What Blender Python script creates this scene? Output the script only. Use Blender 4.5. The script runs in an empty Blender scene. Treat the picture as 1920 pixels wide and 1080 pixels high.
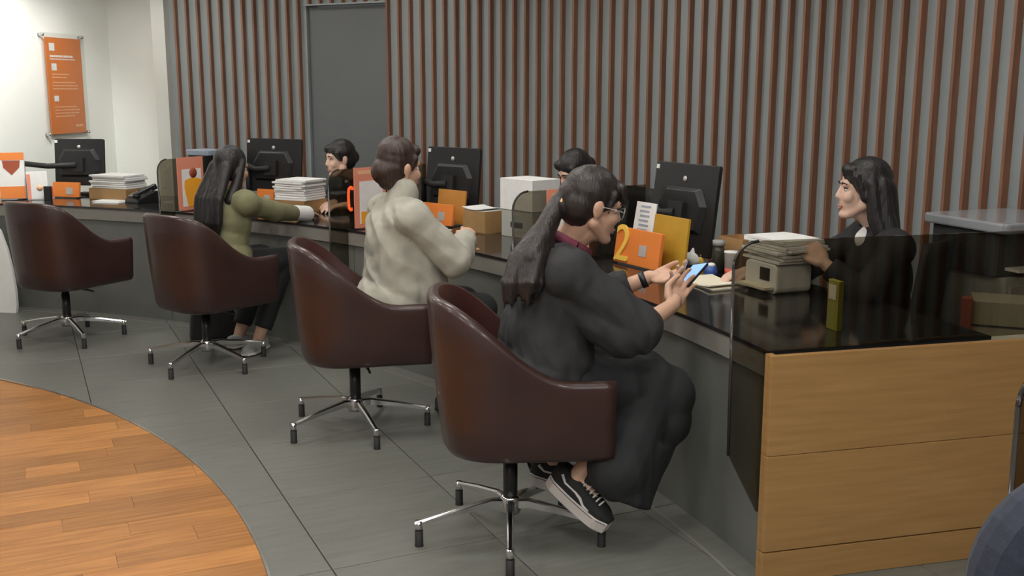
import bpy, bmesh, math, random
from mathutils import Vector, Matrix, noise
random.seed(7)
sc = bpy.context.scene
COL = sc.collection
PI = math.pi

# ------------------------------------------------------------ camera
F_PX, PITCH, ROLL, CAM_H = 1979.0, 0.1867, 0.001, 1.55
cam_d = bpy.data.cameras.new('camera')
cam_d.sensor_width = 36.0
cam_d.lens = 36.0 * F_PX / 1920.0
cam_d.clip_start = 0.05
cam = bpy.data.objects.new('camera', cam_d)
COL.objects.link(cam)
fw = Vector((0, math.cos(PITCH), -math.sin(PITCH)))
up0 = Vector((0, math.sin(PITCH), math.cos(PITCH)))
rt0 = Vector((1, 0, 0))
RT = rt0 * math.cos(ROLL) + up0 * math.sin(ROLL)
UP = -rt0 * math.sin(ROLL) + up0 * math.cos(ROLL)
CAMP = Vector((0, 0, CAM_H))
cam.matrix_world = Matrix(((RT.x, UP.x, -fw.x, 0), (RT.y, UP.y, -fw.y, 0), (RT.z, UP.z, -fw.z, CAM_H), (0, 0, 0, 1)))
sc.camera = cam

# ------------------------------------------------------------ view and world
sc.view_settings.view_transform = 'Standard'
sc.view_settings.look = 'None'
sc.view_settings.gamma = 1.0
sc.view_settings.use_curve_mapping = False
sc.view_settings.exposure = 0.0
w = bpy.data.worlds.new('lobby_ambient')
sc.world = w
w.use_nodes = True
w.node_tree.nodes['Background'].inputs[0].default_value = (0.97, 1.0, 0.98, 1)
w.node_tree.nodes['Background'].inputs[1].default_value = 0.32

# ------------------------------------------------------------ layout: everything is concentric around CX, CY
CX, CY = -4.948, 1.642
R_WOOD, R_DESK, R_WALL = 4.435, 5.945, 7.70
DESK_Z = 0.75
def P(r, deg, z=0.0):
    a = math.radians(deg)
    return Vector((CX + r * math.cos(a), CY + r * math.sin(a), z))
def ray(px, py):
    return fw + RT * ((px - 960) / F_PX) - UP * ((py - 540) / F_PX)
def at_z(px, py, z=DESK_Z):
    d = ray(px, py); return CAMP + d * ((z - CAM_H) / d.z)
def at_y(px, py, y):
    d = ray(px, py); return CAMP + d * (y / d.y)
def phi_of(p):
    return math.degrees(math.atan2(p.y - CY, p.x - CX))

# ------------------------------------------------------------ ceiling lamps: positions and power, lamps are built further down
CEIL_Z = 2.75
LAMPS = [  # r, phi, size, strength
    (5.2, 12, 0.62, 17), (5.2, 30, 0.62, 17), (5.2, 48, 0.62, 17), (5.2, 66, 0.62, 17),
    (6.75, 20, 0.50, 13), (6.75, 38, 0.50, 13), (6.75, 56, 0.50, 13), (6.75, 72, 0.50, 17),
    (3.6, 20, 0.62, 17), (3.4, 50, 0.62, 17), (2.2, 10, 0.62, 17), (5.2, -8, 0.62, 20), (3.6, -12, 0.62, 17),
    (6.6, -8, 0.62, 24), (6.8, -22, 0.62, 24), (5.2, -26, 0.62, 24), (3.6, -34, 0.62, 24), (5.4, -42, 0.62, 24)]  # this row: unseen lamps added around the camera to brighten the oak end

# ------------------------------------------------------------ materials
def mat(name, col, rough=0.5, metal=0.0, noise_amt=0.0, noise_scale=8.0, stretch=(1, 1, 1), bump=0.0, bump_scale=None, spec=0.5, col2=None, obj_rand=0.0, coat=0.0, emit=0.0, sheen=0.0):
    m = bpy.data.materials.new(name); m.use_nodes = True
    nt = m.node_tree; N = nt.nodes; L = nt.links
    b = N['Principled BSDF']
    b.inputs['Base Color'].default_value = (*col, 1)
    b.inputs['Roughness'].default_value = rough
    b.inputs['Metallic'].default_value = metal
    b.inputs['Specular IOR Level'].default_value = spec
    b.inputs['Coat Weight'].default_value = coat
    b.inputs['Sheen Weight'].default_value = sheen
    if emit:
        b.inputs['Emission Color'].default_value = (*col, 1); b.inputs['Emission Strength'].default_value = emit
    if noise_amt or bump or col2 or obj_rand:
        tc = N.new('ShaderNodeTexCoord'); mp = N.new('ShaderNodeMapping')
        mp.inputs['Scale'].default_value = stretch
        L.new(tc.outputs['Object'], mp.inputs['Vector'])
        oi = N.new('ShaderNodeObjectInfo')
        nz = N.new('ShaderNodeTexNoise'); nz.inputs['Scale'].default_value = noise_scale; nz.inputs['Detail'].default_value = 6
        ad = N.new('ShaderNodeVectorMath'); ad.operation = 'ADD'
        cm = N.new('ShaderNodeVectorMath'); cm.operation = 'SCALE'
        cm.inputs[0].default_value = (31.0, 17.0, 23.0); L.new(oi.outputs['Random'], cm.inputs['Scale'])
        L.new(mp.outputs['Vector'], ad.inputs[0]); L.new(cm.outputs['Vector'], ad.inputs[1])
        vec = ad.outputs['Vector'] if obj_rand else mp.outputs['Vector']
        L.new(vec, nz.inputs['Vector'])
        cr = N.new('ShaderNodeMix'); cr.data_type = 'RGBA'
        c2 = col2 if col2 else tuple(max(0, x * (1 - noise_amt)) for x in col)
        c1 = col if col2 else tuple(min(1, x * (1 + noise_amt)) for x in col)
        cr.inputs[6].default_value = (*c1, 1); cr.inputs[7].default_value = (*c2, 1)
        mr = N.new('ShaderNodeMapRange'); mr.inputs[1].default_value = 0.3; mr.inputs[2].default_value = 0.7
        L.new(nz.outputs['Fac'], mr.inputs[0]); L.new(mr.outputs[0], cr.inputs[0])
        out = cr.outputs[2]
        if obj_rand:
            hs = N.new('ShaderNodeHueSaturation'); ma = N.new('ShaderNodeMapRange')
            ma.inputs[3].default_value = 1 - obj_rand; ma.inputs[4].default_value = 1 + obj_rand
            L.new(oi.outputs['Random'], ma.inputs[0]); L.new(ma.outputs[0], hs.inputs['Value'])
            L.new(out, hs.inputs['Color']); out = hs.outputs['Color']
        L.new(out, b.inputs['Base Color'])
        if bump:
            bp = N.new('ShaderNodeBump'); bp.inputs['Strength'].default_value = bump; bp.inputs['Distance'].default_value = 0.01
            if bump_scale:
                n2 = N.new('ShaderNodeTexNoise'); n2.inputs['Scale'].default_value = bump_scale; n2.inputs['Detail'].default_value = 3
                L.new(vec, n2.inputs['Vector']); L.new(n2.outputs['Fac'], bp.inputs['Height'])
            else:
                L.new(nz.outputs['Fac'], bp.inputs['Height'])
            L.new(bp.outputs['Normal'], b.inputs['Normal'])
    return m

def glass_mat(name, tint, gloss=0.03, rough=0.02):
    m = bpy.data.materials.new(name); m.use_nodes = True
    nt = m.node_tree; N = nt.nodes; L = nt.links
    N.remove(N['Principled BSDF'])
    t = N.new('ShaderNodeBsdfTransparent'); t.inputs[0].default_value = (*tint, 1)
    g = N.new('ShaderNodeBsdfGlossy'); g.inputs['Roughness'].default_value = rough
    fr = N.new('ShaderNodeFresnel'); fr.inputs[0].default_value = 1.45
    mx = N.new('ShaderNodeMixShader')
    ge = N.new('ShaderNodeNewGeometry'); ml = N.new('ShaderNodeMath'); ml.operation = 'MULTIPLY'; iv = N.new('ShaderNodeMath'); iv.operation = 'SUBTRACT'; iv.inputs[0].default_value = 1.0
    L.new(ge.outputs['Backfacing'], iv.inputs[1]); L.new(iv.outputs[0], ml.inputs[0]); L.new(fr.outputs[0], ml.inputs[1])   # reflect on the outer face only
    L.new(ml.outputs[0], mx.inputs[0]); L.new(t.outputs[0], mx.inputs[1]); L.new(g.outputs[0], mx.inputs[2])
    L.new(mx.outputs[0], N['Material Output'].inputs[0])
    return m

M = {}
M['tile'] = mat('grey_stone_tile', (0.155, 0.157, 0.138), 0.42, noise_amt=0.10, noise_scale=5, stretch=(1, 9, 1), bump=0.05, bump_scale=60, obj_rand=0.05)
M['grout'] = mat('dark_grout', (0.06, 0.06, 0.055), 0.8, noise_amt=0.1)
M['plank'] = mat('oak_plank', (0.46, 0.205, 0.058), 0.42, col2=(0.30, 0.122, 0.030), noise_scale=4, stretch=(1.2, 14, 1), bump=0.03, spec=0.25, obj_rand=0.26)
M['steel'] = mat('brushed_steel', (0.62, 0.62, 0.60), 0.28, 1.0, noise_amt=0.05)
M['chrome'] = mat('polished_aluminium', (0.66, 0.66, 0.66), 0.18, 1.0, noise_amt=0.03)
M['slat'] = mat('walnut_slat', (0.30, 0.140, 0.080), 0.42, col2=(0.20, 0.09, 0.052), noise_scale=6, stretch=(8, 8, 0.6), obj_rand=0.12)
M['backing'] = mat('grey_wall_panel', (0.325, 0.365, 0.37), 0.5, noise_amt=0.05, noise_scale=2)
M['door'] = mat('grey_door_paint', (0.145, 0.155, 0.158), 0.55, noise_amt=0.04, noise_scale=2)
M['white_wall'] = mat('white_plaster', (0.84, 0.85, 0.80), 0.6, noise_amt=0.02, noise_scale=3)
M['white_gloss'] = mat('white_gloss_panel', (0.62, 0.63, 0.59), 0.18, noise_amt=0.02, noise_scale=3)
M['ceiling'] = mat('ceiling_paint', (0.70, 0.69, 0.66), 0.8, noise_amt=0.02)
M['desk'] = mat('black_desk_glass', (0.022, 0.022, 0.023), 0.10, noise_amt=0.1)
M['fascia'] = mat('grey_fascia_laminate', (0.24, 0.23, 0.205), 0.45, noise_amt=0.06, noise_scale=4, stretch=(1, 1, 8))
M['base'] = mat('dark_grey_counter_front', (0.155, 0.160, 0.146), 0.5, noise_amt=0.08, noise_scale=5)
M['oak'] = mat('oak_veneer', (0.455, 0.262, 0.098), 0.45, col2=(0.375, 0.205, 0.072), noise_scale=3.2, stretch=(1.0, 1.0, 16), bump=0.02)
M['smoke'] = glass_mat('smoked_glass', (0.54, 0.515, 0.455))
M['smoke_edge'] = mat('smoked_glass_edge', (0.03, 0.027, 0.024), 0.2, noise_amt=0.1)
M['clear'] = glass_mat('clear_acrylic', (0.94, 0.95, 0.95))
M['leather'] = mat('burgundy_leather', (0.042, 0.0175, 0.0145), 0.40, coat=0.25, noise_amt=0.14, noise_scale=7, bump=0.08, bump_scale=220)
M['leather_in'] = mat('burgundy_leather_lining', (0.058, 0.018, 0.015), 0.38, noise_amt=0.12, noise_scale=7, bump=0.08, bump_scale=220)
M['black'] = mat('black_plastic', (0.016, 0.016, 0.017), 0.35, noise_amt=0.15)
M['black_matte'] = mat('black_rubber', (0.013, 0.013, 0.013), 0.65, noise_amt=0.15)
M['darkgrey'] = mat('dark_grey_plastic', (0.055, 0.057, 0.058), 0.4, noise_amt=0.1)
M['grey'] = mat('grey_plastic', (0.33, 0.33, 0.32), 0.45, noise_amt=0.06)
M['cab'] = mat('grey_painted_steel', (0.42, 0.43, 0.39), 0.45, noise_amt=0.04)
M['white'] = mat('white_plastic', (0.80, 0.80, 0.78), 0.4, noise_amt=0.03)
M['paper'] = mat('white_paper', (0.82, 0.82, 0.80), 0.8, noise_amt=0.04, noise_scale=30)
M['cream'] = mat('cream_paper', (0.80, 0.74, 0.58), 0.8, noise_amt=0.03)
M['ink'] = mat('printed_grey_ink', (0.35, 0.38, 0.45), 0.8, noise_amt=0.1)
M['orange'] = mat('orange_print', (0.80, 0.235, 0.045), 0.45, noise_amt=0.05)
M['sign_orange'] = mat('sign_orange_print', (0.74, 0.205, 0.040), 0.4, noise_amt=0.03)
M['pale_orange'] = mat('pale_orange_print', (0.86, 0.50, 0.30), 0.5, noise_amt=0.04)
M['amber'] = mat('amber_print', (0.95, 0.42, 0.03), 0.45, noise_amt=0.05)
M['mustard'] = mat('mustard_card', (0.52, 0.30, 0.03), 0.5, noise_amt=0.08)
M['ochre'] = mat('ochre_card', (0.56, 0.25, 0.05), 0.5, noise_amt=0.06)
M['yellow'] = mat('yellow_print', (0.95, 0.62, 0.10), 0.5, noise_amt=0.04)
M['salmon'] = mat('salmon_print', (0.80, 0.30, 0.20), 0.5, noise_amt=0.05)
M['red'] = mat('red_print', (0.62, 0.09, 0.05), 0.5, noise_amt=0.05)
M['redbrown'] = mat('red_brown_trim', (0.36, 0.075, 0.03), 0.5, noise_amt=0.1)
M['beige'] = mat('beige_board', (0.46, 0.43, 0.32), 0.6, noise_amt=0.05)
M['kraft'] = mat('kraft_wood_tray', (0.38, 0.22, 0.09), 0.6, noise_amt=0.12, noise_scale=9)
M['blue'] = mat('blue_plastic', (0.03, 0.09, 0.34), 0.35, noise_amt=0.1)
M['cyan'] = mat('cyan_plastic', (0.05, 0.28, 0.42), 0.4, noise_amt=0.1)
M['green'] = mat('green_plastic', (0.25, 0.58, 0.10), 0.4, noise_amt=0.1)
M['screen'] = mat('blue_phone_screen', (0.28, 0.50, 0.95), 0.3, noise_amt=0.05, emit=0.45)
M['lit_orange'] = mat('lit_orange_mark', (1.0, 0.13, 0.03), 0.4, noise_amt=0.03, emit=0.55)
M['silver'] = mat('silver_sticker', (0.55, 0.53, 0.52), 0.4, 0.3, noise_amt=0.1)
M['gold'] = mat('gold_hair_tie', (0.80, 0.50, 0.20), 0.35, 0.4, noise_amt=0.1)
M['bottle'] = mat('dark_bottle', (0.05, 0.05, 0.035), 0.2, noise_amt=0.1)
M['navy'] = mat('navy_wool', (0.018, 0.024, 0.042), 0.85, noise_amt=0.22, noise_scale=90, bump=0.1, bump_scale=260, sheen=0.05)
M['skin'] = mat('skin', (0.60, 0.36, 0.25), 0.5, noise_amt=0.06, noise_scale=12)
M['skin_pale'] = mat('skin_pale', (0.70, 0.46, 0.35), 0.5, noise_amt=0.05, noise_scale=12)
M['lip'] = mat('lips', (0.50, 0.235, 0.19), 0.45, noise_amt=0.06)
M['eye_white'] = mat('eye_white', (0.72, 0.70, 0.67), 0.25, noise_amt=0.02)
M['eye_dark'] = mat('eye_dark', (0.015, 0.011, 0.010), 0.25, noise_amt=0.1)
def hair(name, c): return mat(name, c, 0.42, noise_amt=0.35, noise_scale=26, stretch=(3, 3, 0.35), bump=0.35, bump_scale=45)
M['hair_black'] = hair('black_hair', (0.014, 0.012, 0.012))
M['hair_dark'] = hair('dark_brown_hair', (0.020, 0.014, 0.013))
M['hair_brown'] = hair('brown_hair', (0.040, 0.022, 0.017))
M['charcoal'] = mat('charcoal_cotton', (0.028, 0.029, 0.030), 0.85, noise_amt=0.12, noise_scale=14, bump=0.06, bump_scale=300)
M['black_cloth'] = mat('black_cotton', (0.015, 0.016, 0.018), 0.8, noise_amt=0.12, noise_scale=14, bump=0.06, bump_scale=260)
M['suit'] = mat('black_suit', (0.011, 0.011, 0.012), 0.75, noise_amt=0.12, noise_scale=14)
M['maroon'] = mat('maroon_collar', (0.16, 0.028, 0.055), 0.8, noise_amt=0.12, noise_scale=30)
M['beige_knit'] = mat('beige_sweater', (0.40, 0.385, 0.325), 0.9, noise_amt=0.07, noise_scale=20, bump=0.12, bump_scale=320)
M['olive'] = mat('olive_knit', (0.20, 0.195, 0.105), 0.9, noise_amt=0.10, noise_scale=20, bump=0.1, bump_scale=320)
M['shirt_white'] = mat('white_cuff', (0.80, 0.80, 0.78), 0.8, noise_amt=0.03)
M['sole_white'] = mat('white_rubber_sole', (0.62, 0.57, 0.54), 0.6, noise_amt=0.05)
M['canvas'] = mat('black_canvas', (0.011, 0.012, 0.012), 0.8, noise_amt=0.2, noise_scale=60)
M['lace'] = mat('white_lace', (0.66, 0.63, 0.62), 0.8, noise_amt=0.06)

# ------------------------------------------------------------ mesh helpers
class MB:
    def __init__(s): s.v = []; s.f = []; s.sm = []
    def add(s, vs, fs, smooth=False):
        n = len(s.v); s.v += [tuple(v) for v in vs]
        for f in fs: s.f.append([i + n for i in f]); s.sm.append(smooth)
        return s
    def box(s, c, size, rot=None):
        c = Vector(c); h = [x / 2 for x in size]
        vs = []
        for dx in (-1, 1):
            for dy in (-1, 1):
                for dz in (-1, 1):
                    o = Vector((dx * h[0], dy * h[1], dz * h[2]))
                    if rot: o = rot @ o
                    vs.append(c + o)
        return s.add(vs, [(0, 1, 3, 2), (4, 6, 7, 5), (0, 4, 5, 1), (2, 3, 7, 6), (0, 2, 6, 4), (1, 5, 7, 3)])
    def rbox(s, c, size, r, rot=None, seg=3, axis='z'):
        # box with rounded vertical (or other axis) edges
        a, b, h = {'z': (0, 1, 2), 'y': (0, 2, 1), 'x': (1, 2, 0)}[axis]
        pts = []
        hx, hy = size[a] / 2 - r, size[b] / 2 - r
        for (qx, qy, a0) in ((1, 1, 0), (-1, 1, 90), (-1, -1, 180), (1, -1, 270)):
            for k in range(seg + 1):
                t = math.radians(a0 + 90 * k / seg)
                pts.append((qx * hx + r * math.cos(t), qy * hy + r * math.sin(t)))
        n = len(pts); vs = []
        for sg in (-1, 1):
            for p in pts:
                o = [0, 0, 0]; o[a] = p[0]; o[b] = p[1]; o[h] = sg * size[h] / 2
                o = Vector(o)
                if rot: o = rot @ o
                vs.append(Vector(c) + o)
        fs = [list(range(n))[::-1], [n + i for i in range(n)]] + [(i, (i + 1) % n, n + (i + 1) % n, n + i) for i in range(n)]
        return s.add(vs, fs)
    def tube(s, pts, rad, seg=10, smooth=True, cap=True, flat=None):
        pts = [Vector(p) for p in pts]
        if not isinstance(rad, (list, tuple)): rad = [rad] * len(pts)
        rings = []; prev = None
        for i, p in enumerate(pts):
            t = (pts[min(i + 1, len(pts) - 1)] - pts[max(i - 1, 0)]).normalized()
            if prev is None:
                a = Vector((0, 0, 1)) if abs(t.z) < 0.9 else Vector((1, 0, 0))
                u = t.cross(a).normalized()
            else:
                u = (prev - t * prev.dot(t)).normalized()
            prev = u; v2 = t.cross(u)
            k = flat if flat else 1.0
            rings.append([p + (u * math.cos(2 * PI * j / seg) + v2 * k * math.sin(2 * PI * j / seg)) * rad[i] for j in range(seg)])
        vs = [q for r in rings for q in r]; fs = []
        for i in range(len(pts) - 1):
            for j in range(seg):
                fs.append((i * seg + j, i * seg + (j + 1) % seg, (i + 1) * seg + (j + 1) % seg, (i + 1) * seg + j))
        s.add(vs, fs, smooth)
        if cap:
            n = len(pts)
            s.add(rings[0], [list(range(seg))[::-1]]); s.add(rings[-1], [list(range(seg))])
        return s
    def lathe(s, prof, c=(0, 0, 0), seg=24, smooth=True, mtx=None):
        c = Vector(c); vs = []; fs = []
        n = len(prof)
        for j in range(seg):
            a = 2 * PI * j / seg
            for (r, z) in prof:
                o = Vector((r * math.cos(a), r * math.sin(a), z))
                if mtx: o = mtx @ o
                vs.append(c + o)
        for j in range(seg):
            for i in range(n - 1):
                a, b = j * n + i, ((j + 1) % seg) * n + i
                fs.append((a, b, b + 1, a + 1))
        return s.add(vs, fs, smooth)
    def prism(s, poly, f0, f1):
        # poly: list of 2D points, f0 / f1 map a 2D point to 3D on the two faces
        n = len(poly)
        vs = [f0(p) for p in poly] + [f1(p) for p in poly]
        fs = [list(range(n))[::-1], [n + i for i in range(n)]] + [(i, (i + 1) % n, n + (i + 1) % n, n + i) for i in range(n)]
        return s.add(vs, fs)
    def arc(s, r0, r1, z0, z1, a0, a1, step=0.75):
        n = max(2, int(abs(a1 - a0) / step) + 1); vs = []; fs = []
        for i in range(n + 1):
            a = a0 + (a1 - a0) * i / n
            vs += [P(r0, a, z0), P(r1, a, z0), P(r1, a, z1), P(r0, a, z1)]
        for i in range(n):
            b = 4 * i
            for k in range(4): fs.append((b + k, b + (k + 1) % 4, b + 4 + (k + 1) % 4, b + 4 + k))
        fs += [(0, 3, 2, 1), (4 * n, 4 * n + 1, 4 * n + 2, 4 * n + 3)]
        return s.add(vs, fs)
    def ell(s, c, r, rot=None, seg=14, rings=9):
        c = Vector(c); vs = []; fs = []
        if not isinstance(r, (list, tuple)): r = (r, r, r)
        for i in range(rings + 1):
            t = PI * i / rings
            for j in range(seg):
                a = 2 * PI * j / seg
                o = Vector((r[0] * math.sin(t) * math.cos(a), r[1] * math.sin(t) * math.sin(a), r[2] * math.cos(t)))
                if rot: o = rot @ o
                vs.append(c + o)
        for i in range(rings):
            for j in range(seg):
                fs.append((i * seg + j, (i + 1) * seg + j, (i + 1) * seg + (j + 1) % seg, i * seg + (j + 1) % seg))
        return s.add(vs, fs, True)
    def mesh(s, name, m, clean=True):
        me = bpy.data.meshes.new(name); me.from_pydata(s.v, [], s.f)
        me.polygons.foreach_set('use_smooth', s.sm)
        bm = bmesh.new(); bm.from_mesh(me)
        bmesh.ops.remove_doubles(bm, verts=bm.verts, dist=1e-6)
        bmesh.ops.recalc_face_normals(bm, faces=bm.faces)
        bm.to_mesh(me); bm.free()
        if m: me.materials.append(m if not isinstance(m, str) else M[m])
        me.update()
        return me
    def build(s, name, m, parent=None, bevel=0.0):
        o = link(name, s.mesh(name, m), parent)
        if bevel:
            b = o.modifiers.new('bevel', 'BEVEL'); b.width = bevel; b.segments = 2; b.limit_method = 'ANGLE'
        return o
def link(name, me, parent=None):
    o = bpy.data.objects.new(name, me); COL.objects.link(o)
    if parent: o.parent = parent
    return o
def tag(o, label, cat, group=None):
    o['label'] = label; o['category'] = cat
    if group: o['group'] = group
    return o
def thing(name, label, cat, loc=(0, 0, 0), rz=0.0, group=None):
    o = bpy.data.objects.new(name, None); COL.objects.link(o)
    o.empty_display_size = 0.05
    o.location = loc; o.rotation_euler = (0, 0, rz)
    return tag(o, label, cat, group)
def struct(o, label=None):
    o['kind'] = 'structure'
    if label: o['label'] = label
    return o
def text_mesh(name, body, size, depth, m):
    cu = bpy.data.curves.new(name, 'FONT'); cu.body = body; cu.size = size; cu.extrude = depth; cu.align_x = 'CENTER'; cu.align_y = 'CENTER'
    o = bpy.data.objects.new(name, cu); COL.objects.link(o)
    bpy.context.view_layer.update()
    me = bpy.data.meshes.new_from_object(o.evaluated_get(bpy.context.evaluated_depsgraph_get()))
    bpy.data.objects.remove(o); bpy.data.curves.remove(cu)
    me.materials.clear(); me.materials.append(M[m]); me.name = name
    return me
RZ = lambda a: Matrix.Rotation(a, 3, 'Z')
RX = lambda a: Matrix.Rotation(a, 3, 'X')
RY = lambda a: Matrix.Rotation(a, 3, 'Y')

# ============================================================ THE SETTING
U = Vector((math.cos(math.radians(25)), math.sin(math.radians(25)), 0)); V = Vector((-U.y, U.x, 0))
floor = struct(MB().box((-1.5, 3.5, -0.03), (13, 15, 0.05)).build('floor', 'grout'), 'grey stone tile floor with an inset circle of oak planks')
TU, TV, GAP = 0.59, 0.66, 0.004
tile_me = MB().box((0, 0, -0.003), (TU - GAP, TV - GAP, 0.012)).mesh('tile', 'tile')
bmq = bmesh.new(); bmq.from_mesh(tile_me)
bmesh.ops.bevel(bmq, geom=[e for e in bmq.edges if min(v.co.z for v in e.verts) > 0], offset=0.0012, segments=1, affect='EDGES'); bmq.to_mesh(tile_me); bmq.free()
n_tiles = 0
for i in range(-10, 16):
    for j in range(-10, 16):
        c = U * (0.83 + TU * (i + 0.5)) + V * (3.17 + TV * (j + 0.5))
        d = math.hypot(c.x - CX, c.y - CY); a = phi_of(c)
        if R_WOOD - 0.42 < d < R_WALL + 0.1 and -9 < a < 82 and not (d > 7.0 and a > 40):
            o = link('tile', tile_me, floor); o.location = c; o.rotation_euler = (0, 0, math.radians(25)); n_tiles += 1
# oak circle
struct_disc = MB()
nseg = 180
ring = [P(R_WOOD - 0.004, 360 * k / nseg) for k in range(nseg)]
struct_disc.prism(ring, lambda p: Vector((p.x, p.y, -0.004)), lambda p: Vector((p.x, p.y, 0.0035)))
wd = struct_disc.build('wood_subfloor', 'plank', floor)
def clip(poly, conv):
    out = poly
    for k in range(len(conv)):
        a, b = conv[k], conv[(k + 1) % len(conv)]
        res = []
        for i in range(len(out)):
            p, q = out[i], out[(i + 1) % len(out)]
            sp = (b.x - a.x) * (p.y - a.y) - (b.y - a.y) * (p.x - a.x)
            sq = (b.x - a.x) * (q.y - a.y) - (b.y - a.y) * (q.x - a.x)
            if sp >= 0: res.append(p)
            if (sp > 0 and sq < 0) or (sp < 0 and sq > 0): res.append(p + (q - p) * (sp / (sp - sq)))
        out = res
        if len(out) < 3: return []
    return out
conv = [P(R_WOOD - 0.003, 360 * k / 240) for k in range(240)]
PW = 0.1265
joints = {0: [0.044, 1.4], -1: [0.259, -0.75], -2: [0.469, -0.4], 5: [-0.07, 0.135], 4: [0.342, -0.6], 3: [0.56, -0.3]}
for row in range(-14, 16):
    v0 = 3.842 + PW * row
    js = joints.get(row)
    if not js:
        js = []; x = -4.2 + random.random() * 0.9
        while x < 1.6: js.append(x); x += 0.55 + random.random() * 0.75
    else:
        js = sorted(js); x = js[0] - 0.8
        while x > -4.3: js.insert(0, x); x -= 0.6 + random.random() * 0.5
        js.append(1.7)
    js = [-5.0] + sorted(js) + [2.2]
    for k in range(len(js) - 1):
        a, b = js[k] + 0.0006, js[k + 1] - 0.0006
        q = [U * a + V * (v0 + 0.0006), U * b + V * (v0 + 0.0006), U * b + V * (v0 + PW - 0.0006), U * a + V * (v0 + PW - 0.0006)]
        cen = sum(q, Vector()) / 4
        pl = clip(q, conv)
        if len(pl) < 3 or cen.x < -4.6: continue
        rel = [RZ(math.radians(-25)) @ (p - cen) for p in pl]
        me = MB().prism(rel, lambda p: Vector((p.x, p.y, 0.0)), lambda p: Vector((p.x, p.y, 0.0085))).mesh('plank', 'plank')
        o = link('plank', me, floor); o.location = (cen.x, cen.y, 0); o.rotation_euler = (0, 0, math.radians(25))
struct(MB().arc(R_WOOD - 0.002, R_WOOD + 0.007, 0.0, 0.010, -60, 150, 1.0).build('trim_1', 'steel'), 'thin steel strip around the oak floor circle')
struct(MB().arc(5.862, 5.872, 0.0, 0.006, -30, 79, 1.0).build('trim_2', 'fascia'), 'thin floor strip in front of the counter')

WALL_TOP = CEIL_Z
S0, DS = 73.87, 0.7964
DOOR_A0, DOOR_A1 = S0 - DS * 11.55, S0 - DS * 18.9   # left and right edge of the door
DOOR_H = 2.19
wall = MB()
wall.arc(R_WALL + 0.04, R_WALL + 0.20, 0, WALL_TOP, 74.45, DOOR_A0)
wall.arc(R_WALL + 0.04, R_WALL + 0.20, DOOR_H, WALL_TOP, DOOR_A0, DOOR_A1)
wall.arc(R_WALL + 0.04, R_WALL + 0.20, 0, WALL_TOP, DOOR_A1, -6)
wall_back = struct(wall.build('wall_back', 'backing'), 'curved grey wall lined with upright walnut slats')
for n in range(0, 100):
    a = S0 - DS * n
    z0 = DOOR_H + 0.012 if 11 < n < 19 else 0.0
    rot = math.radians(a)
    key = 'slat_short_me' if z0 else 'slat_me'
    if key not in M:
        M[key] = MB().box((0.021, 0, (WALL_TOP + z0) / 2), (0.042, 0.017, WALL_TOP - z0)).mesh('slat', 'slat')
    o = link('slat', M[key], wall_back)
    p = P(R_WALL, a); o.location = p; o.rotation_euler = (0, 0, rot)
door = MB().arc(R_WALL + 0.065, R_WALL + 0.11, 0, DOOR_H - 0.012, DOOR_A0 - 0.05, DOOR_A1 + 0.05)
dd = struct(door.build('door_1', 'door'), 'plain dark grey door set flush in the slatted wall')
MB().arc(R_WALL + 0.0, R_WALL + 0.05, DOOR_H, DOOR_H + 0.012, DOOR_A0, DOOR_A1).build('door_head', 'backing', dd)
# white end wall: radial at 80 degrees, then a white return to the slats
def radial_box(mb, r0, r1, deg, t, z0, z1):
    a = math.radians(deg); nrm = Vector((-math.sin(a), math.cos(a), 0))
    q = [P(r0, deg), P(r1, deg), P(r1, deg) + nrm * t, P(r0, deg) + nrm * t]
    return mb.prism(q, lambda p: Vector((p.x, p.y, z0)), lambda p: Vector((p.x, p.y, z1)))
struct(radial_box(MB(), 4.6, 8.15, 80, 0.12, 0, WALL_TOP).build('wall_left', 'white_wall'), 'bright white plaster wall at the end of the counter')
struct(MB().arc(8.02, 8.15, 0, WALL_TOP, 80.2, 75.0).build('wall_corner', 'white_wall'), 'pale recessed wall between the white wall and the slats')
struct(MB().arc(7.66, 8.15, 0, WALL_TOP, 75.35, 74.42).build('trim_3', 'white_gloss'), 'narrow glossy white upright beside the first slat')
struct(MB().box((-1.5, 3.5, CEIL_Z + 0.05), (13, 15, 0.1)).build('ceiling', 'ceiling'), 'plain pale ceiling')
def lamp_mat(st):
    m = bpy.data.materials.new('lamp_diffuser'); m.use_nodes = True
    b = m.node_tree.nodes['Principled BSDF']; b.inputs['Base Color'].default_value = (0.9, 0.9, 0.88, 1)
    b.inputs['Emission Color'].default_value = (1.0, 0.985, 0.94, 1); b.inputs['Emission Strength'].default_value = st
    return m
for i, (r, a, s_, st) in enumerate(LAMPS):
    p = P(r, a, CEIL_Z)
    t = thing('ceiling_light', 'unseen round white ceiling light over the banking hall', 'ceiling light', p, 0, 'ceiling lights')
    MB().lathe([(s_ / 2, 0.0), (s_ / 2 + 0.02, 0.0), (s_ / 2 + 0.02, -0.03), (s_ / 2, -0.03)], seg=32).build('frame', 'white', t)
    MB().prism([(s_ / 2 * math.cos(2 * PI * k / 32), s_ / 2 * math.sin(2 * PI * k / 32)) for k in range(32)], lambda q: Vector((q[0], q[1], -0.018)), lambda q: Vector((q[0], q[1], -0.004))).build('diffuser', lamp_mat(st), t)

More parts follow.
